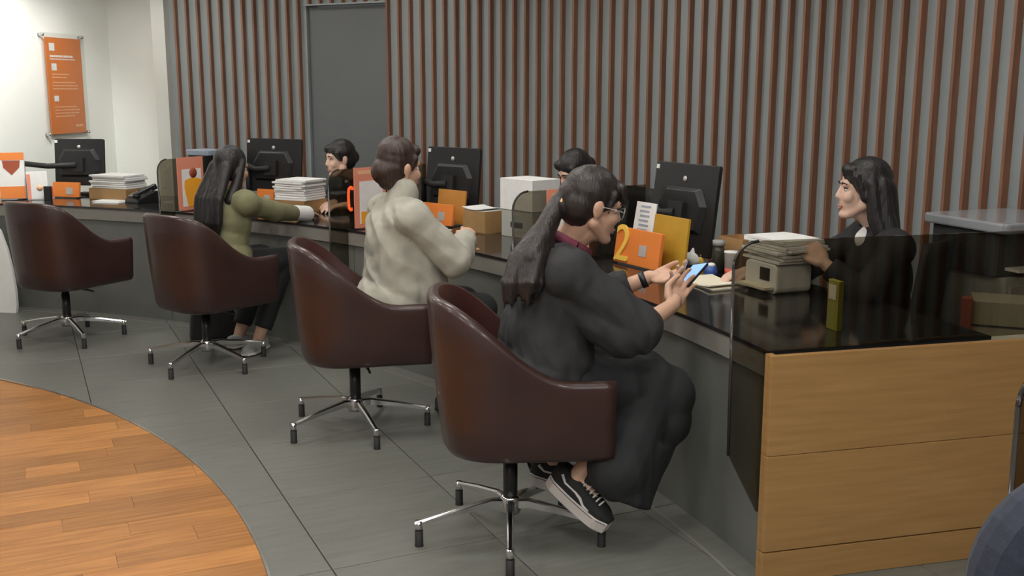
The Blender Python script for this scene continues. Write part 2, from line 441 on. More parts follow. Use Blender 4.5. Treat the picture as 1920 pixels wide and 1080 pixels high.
# unseen spotlights added to brighten the white end wall
for k, (r, a, tr) in enumerate(((5.9, 70.0, 6.6), (6.9, 72.5, 7.7))):
    p = P(r, a, CEIL_Z)
    aim = P(tr, 80, 1.55)
    t = thing('added_spotlight', 'unseen white spotlight added to brighten the white end wall', 'spotlight', p, 0, 'added spotlights before the white wall')
    d = (aim - p).normalized(); Rm = d.to_track_quat('-Z', 'Y').to_matrix()
    MB().tube([(0, 0, 0), (0, 0, -0.08)], 0.012, 8).build('stem', 'white', t)
    MB().lathe([(0.0, 0.07), (0.03, 0.07), (0.04, -0.06), (0.036, -0.06), (0.03, 0.0), (0, 0.0)], Vector((0, 0, -0.10)), 18, mtx=Rm).build('head', 'white', t)
    ld = bpy.data.lights.new('added_spot', 'SPOT'); ld.energy = (125, 9)[k]; ld.spot_size = math.radians(74); ld.spot_blend = 0.7; ld.shadow_soft_size = 0.04; ld.color = (1.0, 1.0, 0.96)
    lo = bpy.data.objects.new('added_spot', ld); COL.objects.link(lo); lo.parent = t
    lo.location = Vector((0, 0, -0.10)) + d * 0.07; lo.rotation_euler = Rm.to_euler()

# ============================================================ COUNTER
cnt = thing('service_counter', 'long curved bank counter with black glass top and dark grey front', 'counter', P(R_DESK, 40))
def cpart(mb, name, m, bevel=0.0):
    o = mb.build(name, m, None, bevel); o.parent = cnt; o.matrix_parent_inverse = Matrix.Translation(-cnt.location); return o
A_LO, A_HI = 15.0, 79.9
cpart(MB().arc(R_DESK, 6.76, 0.737, DESK_Z, A_LO, A_HI), 'worktop', 'desk')
cpart(MB().arc(R_DESK + 0.004, R_DESK + 0.03, 0.662, 0.737, A_LO, A_HI), 'fascia', 'fascia')
cpart(MB().arc(R_DESK + 0.03, 6.74, 0.70, 0.737, A_LO, A_HI), 'underside', 'base')
for k in range(4):
    a1 = A_LO + (A_HI - A_LO) * k / 4; a2 = A_LO + (A_HI - A_LO) * (k + 1) / 4
    cpart(MB().arc(R_DESK + 0.02, R_DESK + 0.05, 0.0, 0.70, a1 + 0.03, a2 - 0.03), 'front_panel', 'base')
# oak end of the counter: three boards, radial at 14.6 degrees
PA = 14.6
def rad_pt(deg, r, z, off=0.0):
    a = math.radians(deg); return Vector((CX + r * math.cos(a) - off * math.sin(a), CY + r * math.sin(a) + off * math.cos(a), z))
ec = thing('counter_end_cabinet', 'oak veneered cabinet closing the end of the curved counter', 'cabinet', rad_pt(PA, 6.4, 0), math.radians(PA))
def rbx(mb, r0, r1, z0, z1, t0, t1):   # local frame of a radial thing whose origin is at r 6.4
    return mb.box(((r0 + r1) / 2 - 6.4, (t0 + t1) / 2, (z0 + z1) / 2), (r1 - r0, t1 - t0, z1 - z0))
for z0, z1 in ((0.004, 0.108), (0.113, 0.428), (0.430, 0.750)):
    rbx(MB(), 5.925, 7.02, z0, z1, -0.022, 0.0).build('board', 'oak', ec, 0.0015)
    rbx(MB(), 5.925, 5.947, z0, z1, 0.0005, 0.020).build('front_edge', 'oak', ec)
rbx(MB(), 5.952, 7.0, 0.0, 0.740, 0.003, 0.020).build('carcass', 'base', ec)

# smoked glass partitions, radial, hung over the front of the counter
def partition(deg, r_back, label, slot_r=5.962, notch=True, stop=None):
    t = thing('glass_partition', label, 'partition', rad_pt(deg, 6.0, 0.23), math.radians(deg), 'smoked glass partitions')
    pts = [(5.822, 0.425), (5.815, 1.02)]
    for k in range(7):
        a = math.radians(180 - 90 * k / 6); pts.append((5.895 + 0.08 * math.cos(a), 1.018 + 0.08 * math.sin(a)))
    pts += [(r_back, 1.098), (r_back, 0.752), (5.9435, 0.752), (5.9435, 0.235), (5.925, 0.228)]
    loc = [(r - 6.0, z - 0.23) for r, z in pts]
    g = MB().prism(loc, lambda p: Vector((p[0], -0.005, p[1])), lambda p: Vector((p[0], 0.005, p[1]))).build('pane', 'smoke', t)
    # dark polished front edge of the pane
    e = [loc[0]] + loc[1:9]
    MB().tube([Vector((p[0] - 0.002, 0, p[1])) for p in e], 0.0048, 6).build('polished_edge', 'smoke_edge', t)
    return t
partition(PA + 0.34, 6.90, 'smoked glass partition rising behind the oak counter end')
pB = partition(31.6, 6.56, 'smoked glass partition behind the ponytail of the woman in charcoal')
pC = partition(47.7, 6.56, 'smoked glass partition carrying a small orange curved mark')
pD = partition(62.7, 6.56, 'smoked glass partition between the telephone and the amber figure poster')
pE = partition(0.9, 6.9, 'smoked glass partition standing in front of the oak counter end')
# the next counter starts at pE
c2 = thing('service_counter', 'neighbouring counter with black top behind the navy chair', 'counter', P(6.3, -3))
for nm, m_, mb in (('worktop', 'desk', MB().arc(R_DESK, 6.62, 0.737, DESK_Z, -20, 1.6)), ('fascia', 'fascia', MB().arc(R_DESK + 0.004, R_DESK + 0.03, 0.662, 0.737, -20, 1.6)), ('front_panel', 'base', MB().arc(R_DESK + 0.02, R_DESK + 0.05, 0, 0.737, -20, 1.6))):
    o = mb.build(nm, m_); o.parent = c2; o.matrix_parent_inverse = Matrix.Translation(-c2.location)
# orange curved mark on partition C
mk = MB()
arcp = [(0.034, 0.155), (0.030, 0.166), (0.014, 0.170), (0.0, 0.162), (-0.004, 0.13), (-0.004, 0.075), (0.0, 0.045), (0.012, 0.036), (0.028, 0.040)]
mk.tube([Vector((x, 0, z)) for x, z in arcp], 0.011, 8)
o = mk.build('orange_mark', 'lit_orange', pC); o.location = (-0.045, -0.0075, 0.60); o.scale = (0.85, 0.12, 0.95); o['label'] = 'orange curved mark'

# ============================================================ TUB CHAIRS
def shell_mesh(inner):
    # plan path: half width W, back depth B, front F ; path param along U from right front to left front
    W, B, Fr = 0.275, 0.285, 0.325
    path = []
    ns = 10
    for k in range(ns): path.append((Fr - (Fr + 0.02) * k / ns, -W))
    for k in range(25):
        a = -PI / 2 - PI * k / 24
        ex = 0.78
        ca, sa = math.cos(a), math.sin(a)
        path.append((-0.02 + (B - 0.02) * math.copysign(abs(ca) ** ex, ca), W * math.copysign(abs(sa) ** ex, sa)))
    for k in range(1, ns + 1): path.append((-0.02 + (Fr + 0.02) * k / ns, W))
    def top(x):
        # back height to arm height with an S curve
        t = min(1, max(0, (x + 0.285) / 0.47)); s_ = t * t * (3 - 2 * t)
        return 0.885 + (0.622 - 0.885) * s_
    zb = 0.345
    mb = MB(); secs = []
    for (x, y) in path:
        L_ = math.hypot(x * 0.9, y) or 1
        nx, ny = (0.0, math.copysign(1, y)) if x > 0 else ((x / B), (y / W))
        l = math.hypot(nx, ny) or 1; nx /= l; ny /= l
        zt = top(x); th = 0.044
        def pt(off, z):
            tp = 0.052 * (1 - (z - zb) / (0.885 - zb)) ** 1.3 if z < 0.885 else 0.0   # narrower at the bottom
            # slight taper applies to the back mostly, sides less
            kx = tp * (1.0 if x < 0 else 0.0); ky = tp * 0.55
            return Vector((x - nx * off - nx * kx, y - ny * off - ny * ky, z))
        if not inner:
            sec = [pt(th * 0.9, zb), pt(0.035, zb - 0.004), pt(0.012, zb + 0.006), pt(0.0, zb + 0.03)]
            for q in (0.25, 0.5, 0.75): sec.append(pt(0, zb + 0.03 + (zt - 0.05 - zb) * q))
            sec += [pt(0.0, zt - 0.022), pt(0.006, zt - 0.007), pt(0.018, zt), pt(0.030, zt), pt(0.040, zt - 0.007)]
        else:
            sec = [pt(0.0402, zt - 0.0072), pt(0.046, zt - 0.024)]
            for q in (0.3, 0.6, 1.0): sec.append(pt(0.046 + 0.016 * q, zt - 0.024 - (zt - 0.024 - 0.42) * q))
        secs.append(sec)
    n = len(secs[0]); vs = [p for s_ in secs for p in s_]; fs = []
    for i in range(len(secs) - 1):
        for j in range(n - 1): fs.append((i * n + j, (i + 1) * n + j, (i + 1) * n + j + 1, i * n + j + 1))
    mb.add(vs, fs, True)
    if not inner:
        # arm front faces, underside and front apron
        for sec in (secs[0], secs[-1]):
            base = [Vector(p) for p in sec]
            inn = Vector((sec[-1].x, sec[-1].y - math.copysign(0.006, sec[-1].y), sec[0].z))
            mb.add(base + [inn], [list(range(len(base) + 1))])
        und = [s_[0] for s_ in secs]
        mb.add(und, [list(range(len(und)))])
        a, b = secs[0][0], secs[-1][0]
        y0 = secs[0][-1].y + 0.006; y1 = secs[-1][-1].y - 0.006
        mb.box((0.30, 0, 0.395), (0.035, abs(y1 - y0), 0.08))
    return mb.mesh('shell', 'leather' if not inner else 'leather_in')
SH_OUT, SH_IN = shell_mesh(False), shell_mesh(True)
cu = MB()
cpts = [(0.31, -0.20), (0.318, 0.0), (0.31, 0.20), (0.02, 0.205)]
for k in range(1, 12):
    a = PI / 2 + PI * k / 12; cpts.append((0.02 + 0.225 * math.cos(a), 0.205 * math.sin(a)))
cpts.append((0.02, -0.205))
def scal(k): return [(0.05 + (x - 0.05) * k, y * k) for x, y in cpts]
lv = [(0.97, 0.39), (1.0, 0.41), (1.0, 0.455), (0.965, 0.472), (0.8, 0.478), (0.3, 0.481)]
n = len(cpts)
for k, z in lv: cu.v += [(x, y, z) for x, y in scal(k)]
for i in range(len(lv) - 1):
    for j in range(n): cu.f.append([i * n + j, i * n + (j + 1) % n, (i + 1) * n + (j + 1) % n, (i + 1) * n + j]); cu.sm.append(True)
cu.f.append(list(range(n))[::-1]); cu.sm.append(False); cu.f.append([(len(lv) - 1) * n + j for j in range(n)]); cu.sm.append(True)
CUSH = cu.mesh('seat_cushion', 'leather_in')
COLM = MB().lathe([(0, 0.36), (0.05, 0.36), (0.05, 0.335), (0.022, 0.33), (0.022, 0.29), (0.0255, 0.29), (0.0255, 0.13), (0, 0.13)], seg=20).mesh('column', 'black')
COLT = MB().lathe([(0, 0.352), (0.016, 0.352), (0.016, 0.285), (0, 0.285)], seg=16).mesh('piston', 'chrome')
HUB = MB().lathe([(0, 0.150), (0.030, 0.150), (0.036, 0.142), (0.040, 0.10), (0.034, 0.085), (0, 0.085)], seg=24).mesh('hub', 'chrome')
lg = MB(); RF = 0.33
secsL = [(0.025, 0.140, 0.034, 0.105), (0.07, 0.143, 0.026, 0.113), (0.20, 0.122, 0.022, 0.100), (0.315, 0.098, 0.020, 0.082), (0.345, 0.092, 0.018, 0.078)]
for (x, zt, wd_, zb) in secsL:
    h = wd_ / 2
    lg.v += [(x, -h, zb), (x, -h, zt - 0.006), (x, -h * 0.55, zt), (x, h * 0.55, zt), (x, h, zt - 0.006), (x, h, zb)]
for i in range(len(secsL) - 1):
    for j in range(6): lg.f.append([i * 6 + j, i * 6 + (j + 1) % 6, i * 6 + 6 + (j + 1) % 6, i * 6 + 6 + j]); lg.sm.append(False)
lg.f.append([0, 1, 2, 3, 4, 5]); lg.f.append([24 + j for j in range(6)][::-1]); lg.sm += [False, False]
lg.lathe([(0, 0.094), (0.013, 0.094), (0.013, 0.058), (0, 0.058)], (RF, 0, 0), 16)
LEG = lg.mesh('leg', 'chrome')
FOOT = MB().lathe([(0, 0.060), (0.0145, 0.060), (0.0145, 0.006), (0.017, 0.0), (0, 0.0)], (RF, 0, 0), 16).mesh('foot', 'black_matte')
LEVER = MB().tube([(0.02, -0.02, 0.325), (0.05, -0.14, 0.318), (0.055, -0.19, 0.312)], 0.006, 8).mesh('lever', 'black')
def tub_chair(x, y, face, star, label):
    t = thing('tub_chair', label, 'chair', (x, y, 0), math.radians(face), 'burgundy tub chairs along the counter')
    link('shell', SH_OUT, t); link('lining', SH_IN, t); link('seat_cushion', CUSH, t)
    link('column', COLM, t); link('piston', COLT, t); link('hub', HUB, t); link('lever', LEVER, t)
    for k in range(5):
        l = link('leg', LEG, t); l.rotation_euler = (0, 0, math.radians(star - face + 72 * k))
        link('foot', FOOT, l)
    return t
tub_chair(-0.005, 3.51, 4, 54.0, 'burgundy leather tub chair under the woman in the charcoal shirt')
tub_chair(-0.723, 4.703, 12, 6, 'burgundy leather tub chair under the woman in the beige sweater')
tub_chair(-1.731, 5.833, 52, 34, 'burgundy leather tub chair under the woman in the olive top')
tub_chair(-2.79, 6.47, 62, 20, 'empty burgundy leather tub chair closest to the white wall')

# navy chair that only shows its rounded back at the frame edge
nv = thing('lounge_chair', 'navy wool lounge chair with a rounded back', 'chair', (0.78, 1.03, 0), math.radians(-90))
def slab_round(w_, h_, t_, zc, x, r):
    pts = []
    for (qx, qz, a0) in ((1, 1, 0), (-1, 1, 90), (-1, -1, 180), (1, -1, 270)):
        rr = r if qz > 0 else 0.04
        for k in range(9):
            a = math.radians(a0 + 90 * k / 8)
            pts.append((qx * (w_ / 2 - rr) + rr * math.cos(a), qz * (h_ / 2 - rr) + rr * math.sin(a)))
    return MB().prism(pts, lambda p: Vector((x - t_ / 2, p[0], zc + p[1])), lambda p: Vector((x + t_ / 2, p[0], zc + p[1])))
slab_round(0.37, 0.70, 0.09, 0.735, -0.25, 0.175).build('backrest', 'navy', nv, 0.035)
MB().rbox((0.03, 0, 0.40), (0.46, 0.36, 0.13), 0.06).build('seat', 'navy', nv, 0.03)
for sx in (-0.2, 0.24):
    for sy in (-0.15, 0.15):
        MB().tube([(sx, sy, 0.345), (sx * 1.12, sy * 1.12, 0.0)], [0.018, 0.012], 10).build('leg', 'black', nv)

# ============================================================ THINGS ON AND BEHIND THE DESK
def face_to(p, q):      # yaw whose local +X points from p to q
    return math.atan2(q[1] - p[1], q[0] - p[0])
def radial_yaw(p): return math.atan2(p.y - CY, p.x - CX)

# orange information sign on the white wall (radial 80 degrees, r 6.98-7.56, z 1.17-1.98)
ws = thing('wall_sign', 'orange information sign under clear acrylic on the white wall', 'sign', rad_pt(80, 7.27, 1.575, -0.03), math.radians(80))
MB().box((0.012, 0.004, -0.008), (0.49, 0.006, 0.765)).build('orange_sheet', 'sign_orange', ws)
MB().box((0, -0.005, 0.0), (0.59, 0.006, 0.82)).build('acrylic_cover', 'clear', ws)
for x in (-0.275, 0.275):
    for z in (-0.39, 0.39):
        MB().lathe([(0, -0.018), (0.011, -0.018), (0.013, -0.012), (0.013, 0.028), (0, 0.028)], (x, 0, z), 14, mtx=RX(-PI / 2)).build('standoff', 'chrome', ws)
def print_bar(x0, x1, z0, z1, m='paper', nm='print'):
    MB().box(((x0 + x1) / 2, 0.0002, (z0 + z1) / 2), (x1 - x0, 0.0016, z1 - z0)).build(nm, m, ws)
print_bar(-0.185, -0.115, 0.27, 0.33, nm='logo'); print_bar(-0.170, -0.105, 0.115, 0.17, nm='logo'); print_bar(-0.165, -0.105, -0.13, -0.085, nm='logo')
random.seed(3)
def text_row(x0, x1, z, h, m):
    x = x0
    mb = MB()
    while x < x1 - 0.01:
        l = 0.010 + random.random() * 0.030; l = min(l, x1 - x)
        mb.box((x + l / 2, 0.0002, z), (l, 0.0014, h)); x += l + 0.007
    mb.build('text_row', m, ws)
text_row(-0.185, 0.13, 0.228, 0.016, 'paper'); text_row(-0.185, 0.16, 0.205, 0.008, 'paper')
for z, x1 in ((0.085, 0.06), (0.06, 0.02), (0.02, 0.15), (-0.005, 0.18), (-0.03, 0.17)): text_row(-0.17, x1, z, 0.009, 'pale_orange')
for z, x1 in ((-0.175, 0.15), (-0.2, 0.19), (-0.225, 0.18), (-0.25, 0.12)): text_row(-0.165, x1, z, 0.009, 'pale_orange')
text_row(0.11, 0.22, -0.33, 0.018, 'pale_orange')

# monitors: back towards the customers, on black arms clamped to the desk
def monitor(px, py_bottom, r, deg, label, w_=0.43, h_=0.36, yaw_off=0.0, z0=0.80, tilt=6, arm=(-0.05, 0.28)):
    base = P(r, deg, DESK_Z)
    t = thing('monitor', label, 'monitor', base, math.radians(deg + yaw_off), 'monitors on the counter')
    R = RY(math.radians(tilt))
    c = Vector((0.0, 0, z0 - DESK_Z + h_ / 2))
    # local +x is away from customers (screen side)
    MB().rbox(c, (0.022, w_, h_), 0.012, R, axis='x').build('casing', 'black', t, 0.003)
    MB().box(c + R @ Vector((0.012, 0, 0.0)), (0.002, w_ - 0.03, h_ - 0.03), R).build('screen', 'darkgrey', t)
    bk = MB()
    pl = [(-0.15, -0.11), (0.15, -0.11), (0.17, 0.02), (0.12, 0.10), (-0.12, 0.10), (-0.17, 0.02)]
    bk.prism(pl, lambda p: c + R @ Vector((-0.011, p[0], p[1])), lambda p: c + R @ Vector((-0.034, p[0] * 0.85, p[1] * 0.85)))
    bk.build('rear_housing', 'black', t, 0.003)
    MB().lathe([(0, 0), (0.013, 0), (0.013, 0.002), (0, 0.002)], c + R @ Vector((-0.0125, 0, h_ * 0.33)), 14, mtx=R @ RY(-PI / 2)).build('logo', 'silver', t)
    MB().box(c + R @ Vector((-0.0125, w_ * 0.46, h_ * 0.44)), (0.004, 0.02, 0.02), R).build('corner_square', 'white', t)  # white square near the upper corner of the casing back
    ax, ay = arm
    j0 = c + R @ Vector((-0.04, 0, -0.02)); j1 = Vector((-0.07, ay * 0.55, j0.z - 0.01)); j2 = Vector((ax, ay, j0.z + 0.01))
    am = MB().box(j0, (0.03, 0.10, 0.10), R)
    am.tube([j0 + Vector((-0.01, 0, 0)), j1, j2], [0.022, 0.02, 0.02], 10)
    am.tube([j2 + Vector((0, 0, 0.02)), Vector((ax, ay, 0.012))], 0.017, 12)
    am.rbox((ax, ay, 0.0065), (0.09, 0.09, 0.013), 0.02)
    am.build('arm', 'black_matte', t)
    return t
monitor(0, 0, 6.50, 74.6, 'black monitor beside the orange wall sign, on a long arm', 0.39, 0.345, 8, 0.835, 5, arm=(-0.10, 0.40))
monitor(0, 0, 6.66, 60.5, 'black monitor behind the woman in the olive top', 0.46, 0.37, 6, 0.835, 5, arm=(-0.04, 0.20))
monitor(0, 0, 6.64, 46.3, 'black monitor in front of the beige sweater woman', 0.43, 0.40, 4, 0.80, 6, arm=(-0.06, 0.19))
monitor(0, 0, 6.62, 29.7, 'large black monitor behind the mustard card and number two sign', 0.44, 0.42, 2, 0.79, 7, arm=(-0.06, 0.15))

# salmon posters standing against the glass of each partition
def poster(deg, r0, label, style=0, w_=0.235, h_=0.345):
    t = thing('poster', label, 'poster', rad_pt(deg, r0 + w_ / 2, DESK_Z + 0.002, -0.030), math.radians(deg), 'salmon posters on the partitions')
    c = Vector((0, 0, h_ / 2 + 0.006)); y = -0.004
    MB().box((0, -0.02, 0.003), (w_, 0.05, 0.006)).build('foot', 'clear', t)
    MB().box(c, (w_, 0.006, h_)).build('board', 'salmon', t)
    MB().box(c + Vector((0.006, y, -0.028)), (w_ - 0.06, 0.0014, h_ - 0.10)).build('white_panel', 'paper', t)
    if style == 0:
        pts = [(-0.050, -0.155), (0.060, -0.155), (0.085, -0.03), (0.082, 0.02), (0.03, 0.035), (-0.03, 0.035), (-0.075, 0.02), (-0.08, -0.03)]
        MB().prism(pts, lambda p: c + Vector((p[0] + 0.015, y - 0.0008, p[1])), lambda p: c + Vector((p[0] + 0.015, y - 0.0022, p[1]))).build('amber_figure', 'amber', t)
        MB().lathe([(0, 0), (0.034, 0), (0.034, 0.0015), (0, 0.0015)], c + Vector((0.02, y - 0.0008, 0.068)), 16, mtx=RX(PI / 2)).build('figure_head', 'redbrown', t)
    else:
        MB().box(c + Vector((0, y - 0.001, -0.115)), (w_ - 0.09, 0.0018, 0.07)).build('amber_block', 'amber', t)
        MB().box(c + Vector((0, y - 0.0002, 0.145)), (w_ - 0.05, 0.0014, 0.020)).build('title_bar', 'pale_orange', t)
    return t
poster(62.7, 5.955, 'salmon poster with an amber figure beside the woman in the olive top', 0)
poster(47.7, 5.975, 'salmon poster on the glass behind the beige sweater woman', 1)
poster(31.6, 5.975, 'salmon poster on the glass beside the ponytail woman', 1)

# orange number signs with card stacks
def number_sign(p, yaw, label, num=None, w_=0.25, h_=0.15):
    t = thing('number_sign', label, 'sign', p, yaw)
    R = RX(math.radians(-8))
    c = Vector((0, 0.0, h_ / 2 + 0.006))
    MB().rbox(c, (w_, 0.018, h_), 0.006, R, axis='y').build('panel', 'orange', t, 0.002)
    MB().box((0, 0.03, 0.004), (w_ * 0.8, 0.10, 0.008)).build('foot', 'darkgrey', t)
    if num:
        me = text_mesh('numeral', num, h_ * 1.45, 0.004, 'yellow')
        o = link('numeral', me, t); o.location = c + R @ Vector((-w_ / 2 + 0.062, -0.014, 0.0)); o.rotation_euler = (PI / 2 + math.radians(-8), 0, 0)
        o['label'] = 'yellow numeral two'
    MB().box(c + R @ Vector((w_ * 0.14, -0.0105, -0.01)), (0.055, 0.003, 0.05), R).build('sticker', 'silver', t)
    return t
number_sign(P(6.34, 29.4, DESK_Z), math.radians(29.4 - 90), 'orange sign with a yellow number two beside the mustard card', '2', 0.34, 0.165)
number_sign(at_z(822, 423), radial_yaw(at_z(822, 423)) - PI / 2, 'orange sign with a silver sticker before the beige sweater woman', None, 0.27, 0.125)
p = P(6.42, 60.2, DESK_Z)
number_sign(at_z(499, 386), radial_yaw(at_z(499, 386)) - PI / 2, 'small orange sign behind the outstretched olive sleeve', None, 0.15, 0.11)
number_sign(at_z(126, 371), radial_yaw(at_z(126, 371)) - PI / 2, 'orange sign under the monitor by the white wall', None, 0.23, 0.11)

def card(p, yaw, w_, h_, m, label, cat='card', tilt=-6, name='display_card', thick=0.012, name2=None):
    t = thing(name, label, cat, p, yaw)
    R = RX(math.radians(tilt))
    MB().box(R @ Vector((0, 0, h_ / 2)) + Vector((0, 0, 0.004)), (w_, thick, h_), R).build('panel', m, t, 0.001)
    MB().box((0, 0.035, 0.003), (w_ * 0.6, 0.08, 0.006)).build('foot', 'clear', t)
    return t
q = at_z(1250, 494)
t = card(P(6.42, 28.4, DESK_Z), math.radians(28.4 - 90), 0.25, 0.235, 'mustard', 'mustard yellow card standing in front of the large monitor')
q = at_z(1203, 484)
t = card(P(6.44, 30.6, DESK_Z), math.radians(30.6 - 90), 0.15, 0.275, 'paper', 'white leaflet with grey print beside the mustard card', 'leaflet', -10, 'leaflet', 0.006)
R = RX(math.radians(-10))
for k in range(6): MB().box(R @ Vector((-0.005 * (k % 2), -0.0042, 0.255 - 0.022 * k)) + Vector((0, 0, 0.004)), (0.07, 0.0014, 0.010), R).build('print_line', 'ink', t)
q = at_z(838, 421)
card(q + Vector((0.02, 0.03, 0)), radial_yaw(q) - PI / 2, 0.24, 0.20, 'ochre', 'ochre card behind the orange sign of the beige sweater woman')

# brochure boxes at the far left
def brochure(p, yaw, w_, h_, label, kind):
    t = thing('brochure_stand', label, 'brochure', p, yaw)
    R = RX(math.radians(-7)); c = Vector((0, 0, h_ / 2 + 0.004))
    if kind == 0:
        MB().box(c, (w_, 0.05, h_), R).build('box', 'white', t, 0.002)
        MB().box(c + R @ Vector((0, -0.0258, h_ * 0.42)), (w_, 0.002, h_ * 0.16), R).build('orange_header', 'orange', t)
        MB().box(c + R @ Vector((0, -0.0258, -h_ * 0.36)), (w_, 0.002, h_ * 0.26), R).build('orange_band', 'orange', t)
        pts = [(-0.05, 0.05), (0.05, 0.05), (0.045, 0.0), (0.0, -0.055), (-0.045, 0.0)]
        MB().prism(pts, lambda q: c + R @ Vector((q[0] * w_ * 7, -0.0255, q[1] + 0.06)), lambda q: c + R @ Vector((q[0] * w_ * 7, -0.027, q[1] + 0.06))).build('emblem', 'redbrown', t)
    else:
        MB().box(c, (w_, 0.02, h_), R).build('panel', 'paper', t, 0.001)
        MB().box(c + R @ Vector((-w_ * 0.40, -0.011, -0.01)), (w_ * 0.18, 0.002, h_ * 0.9), R).build('pink_edge', 'salmon', t)
        MB().lathe([(0, 0), (0.022, 0), (0.022, 0.0015), (0, 0.0015)], c + R @ Vector((0.015, -0.0105, -0.02)), 16, mtx=R @ RX(PI / 2)).build('dot', 'pale_orange', t)
    return t
brochure(at_z(27, 374), math.radians(18), 0.17, 0.335, 'white and orange brochure box by the white wall', 0)
brochure(at_z(72, 374), math.radians(26), 0.14, 0.20, 'white leaflet with a pink edge beside the brochure box', 1)

# wooden letter trays with paper stacks
def tray(p, yaw, w_, d_, h_, label):
    t = thing('letter_tray', label, 'tray', p, yaw)
    th = 0.008
    MB().box((0, 0, 0.004), (w_, d_, 0.008)).build('bottom', 'kraft', t)
    MB().box((0, -d_ / 2 + th / 2, h_ / 2), (w_, th, h_)).build('side', 'kraft', t)
    MB().box((0, d_ / 2 - th / 2, h_ / 2), (w_, th, h_)).build('side', 'kraft', t)
    for s_ in (-1, 1): MB().box((s_ * (w_ / 2 - th / 2), 0, h_ / 2), (th, d_ - 2 * th, h_)).build('side', 'kraft', t)
    MB().box((0, 0, h_ * 0.55), (w_ - 2 * th, d_ - 2 * th, 0.006)).build('shelf', 'kraft', t)
    return t
def papers(p, yaw, w_, d_, n, label, fan=0.02, m='paper', name='paper_stack', seed=1, group=None, dz=0.006):
    rnd = random.Random(seed)
    t = thing(name, label, 'papers', p, yaw, group)
    for k in range(n):
        rr = RZ(rnd.uniform(-1, 1) * fan * 5)
        mb = MB()
        x0, y0 = rnd.uniform(-fan, fan), rnd.uniform(-fan, fan)
        N = 6; vs = []; fs = []
        cu_ = rnd.uniform(-0.004, 0.012)
        for i in range(N + 1):
            for j in (0, 1):
                for zt in (0, 1):
                    u = i / N - 0.5
                    o = rr @ Vector((u * w_, (j - 0.5) * d_, 0))
                    vs.append((x0 + o.x, y0 + o.y, k * dz + zt * dz * 0.8 + cu_ * (2 * u) ** 2 * (k == n - 1)))
        for i in range(N):
            b = 4 * i
            for f in ((0, 2, 6, 4), (1, 5, 7, 3), (0, 4, 5, 1), (2, 3, 7, 6)): fs.append([b + q for q in f])
        fs += [[0, 1, 3, 2], [4 * N, 4 * N + 2, 4 * N + 3, 4 * N + 1]]
        mb.add(vs, fs)
        mb.build('sheet', m, t)
    return t
def stack_on_tray(p, yaw, w_, d_, h_, tl, pl_label, n=7, seed=1, dz=0.012):
    tray(p, yaw, w_, d_, h_, tl)
    papers(p + Vector((0, 0, h_ + 0.001)), yaw, w_ * 0.95, d_ * 0.9, n, pl_label, 0.012, seed=seed, dz=dz)
stack_on_tray(P(6.44, 71.3, DESK_Z), math.radians(-22), 0.34, 0.24, 0.085, 'brown wooden letter tray beside the desk telephone', 'grey-white paper pile on the tray near the white wall', 7, 1, 0.014)
stack_on_tray(P(6.38, 56.2, DESK_Z), math.radians(-28), 0.26, 0.24, 0.085, 'brown wooden letter tray before the clerk at the grey door', 'tall white paper pile before the clerk at the grey door', 9, 2, 0.015)
stack_on_tray(P(6.46, 42.0, DESK_Z), math.radians(-48), 0.19, 0.18, 0.125, 'brown wooden letter tray behind the coloured pen cups', 'few white sheets on the tray behind the coloured pen cups', 2, 3, 0.004)
tray(P(6.695, 26.9, DESK_Z), math.radians(-63), 0.17, 0.12, 0.15, 'brown wooden letter tray behind the paper cup')
papers(P(6.57, 23.0, DESK_Z + 0.123), math.radians(-66), 0.25, 0.20, 8, 'loose white papers heaped on the passbook printer', 0.018, seed=4, dz=0.012)
# white document box near partition B
wb = thing('document_box', 'white document box standing behind the smoked glass partition', 'box', P(6.52, 39.3, DESK_Z), math.radians(-50))
MB().box((0, 0, 0.075), (0.26, 0.19, 0.15)).build('body', 'cab', wb, 0.003)
MB().box((0, 0, 0.235), (0.27, 0.20, 0.17)).build('paper_block', 'paper', wb, 0.002)
MB().box((0, -0.096, 0.07), (0.10, 0.003, 0.03)).build('handle_slot', 'darkgrey', wb)

# small things on the desk
papers(at_z(205, 379), math.radians(-10), 0.20, 0.13, 2, 'white papers lying before the telephone', 0.02, seed=8)
papers(at_z(920, 428), math.radians(-30), 0.19, 0.13, 2, 'white papers on the desk near the coloured pens', 0.02, seed=9)
papers(at_z(812, 434), math.radians(-30), 0.16, 0.11, 2, 'white sheets under the hand of the beige sweater woman', 0.02, seed=10)
papers(at_z(505, 392), math.radians(-30), 0.14, 0.10, 1, 'white sheet on the desk below the olive sleeve', 0.01, seed=11)
papers(at_z(1335, 533), math.radians(-62), 0.22, 0.17, 2, 'cream form on the desk under the reaching clerk hand', 0.01, 'cream', 'form_sheet', 12)
cb = thing('clipboard_tray', 'dark writing pad tray under the cream form', 'tray', at_z(1243, 521), math.radians(-62))
MB().rbox((0, 0, 0.006), (0.24, 0.10, 0.012), 0.01).build('board', 'darkgrey', cb, 0.002); MB().box((0, 0.03, 0.0155), (0.20, 0.02, 0.007)).build('ledge', 'black', cb)
cr = thing('tissue_pack', 'crumpled white tissue in front of the large monitor', 'tissue', at_z(1297, 497))
mb = MB().ell((0, 0, 0.03), (0.06, 0.05, 0.03), seg=18, rings=10)
mb.v = [tuple(Vector(v) + Vector((0.012, 0.012, 0.008)) * noise.noise(Vector(v) * 30)) for v in mb.v]
mb.v = [(x, y, max(z, 0.0)) for x, y, z in mb.v]
mb.build('wad', 'paper', cr); MB().tube([(0.0, 0, 0.04), (0.015, 0.005, 0.075), (0.03, 0.0, 0.085)], [0.02, 0.014, 0.003], 8).build('tuft', 'paper', cr)

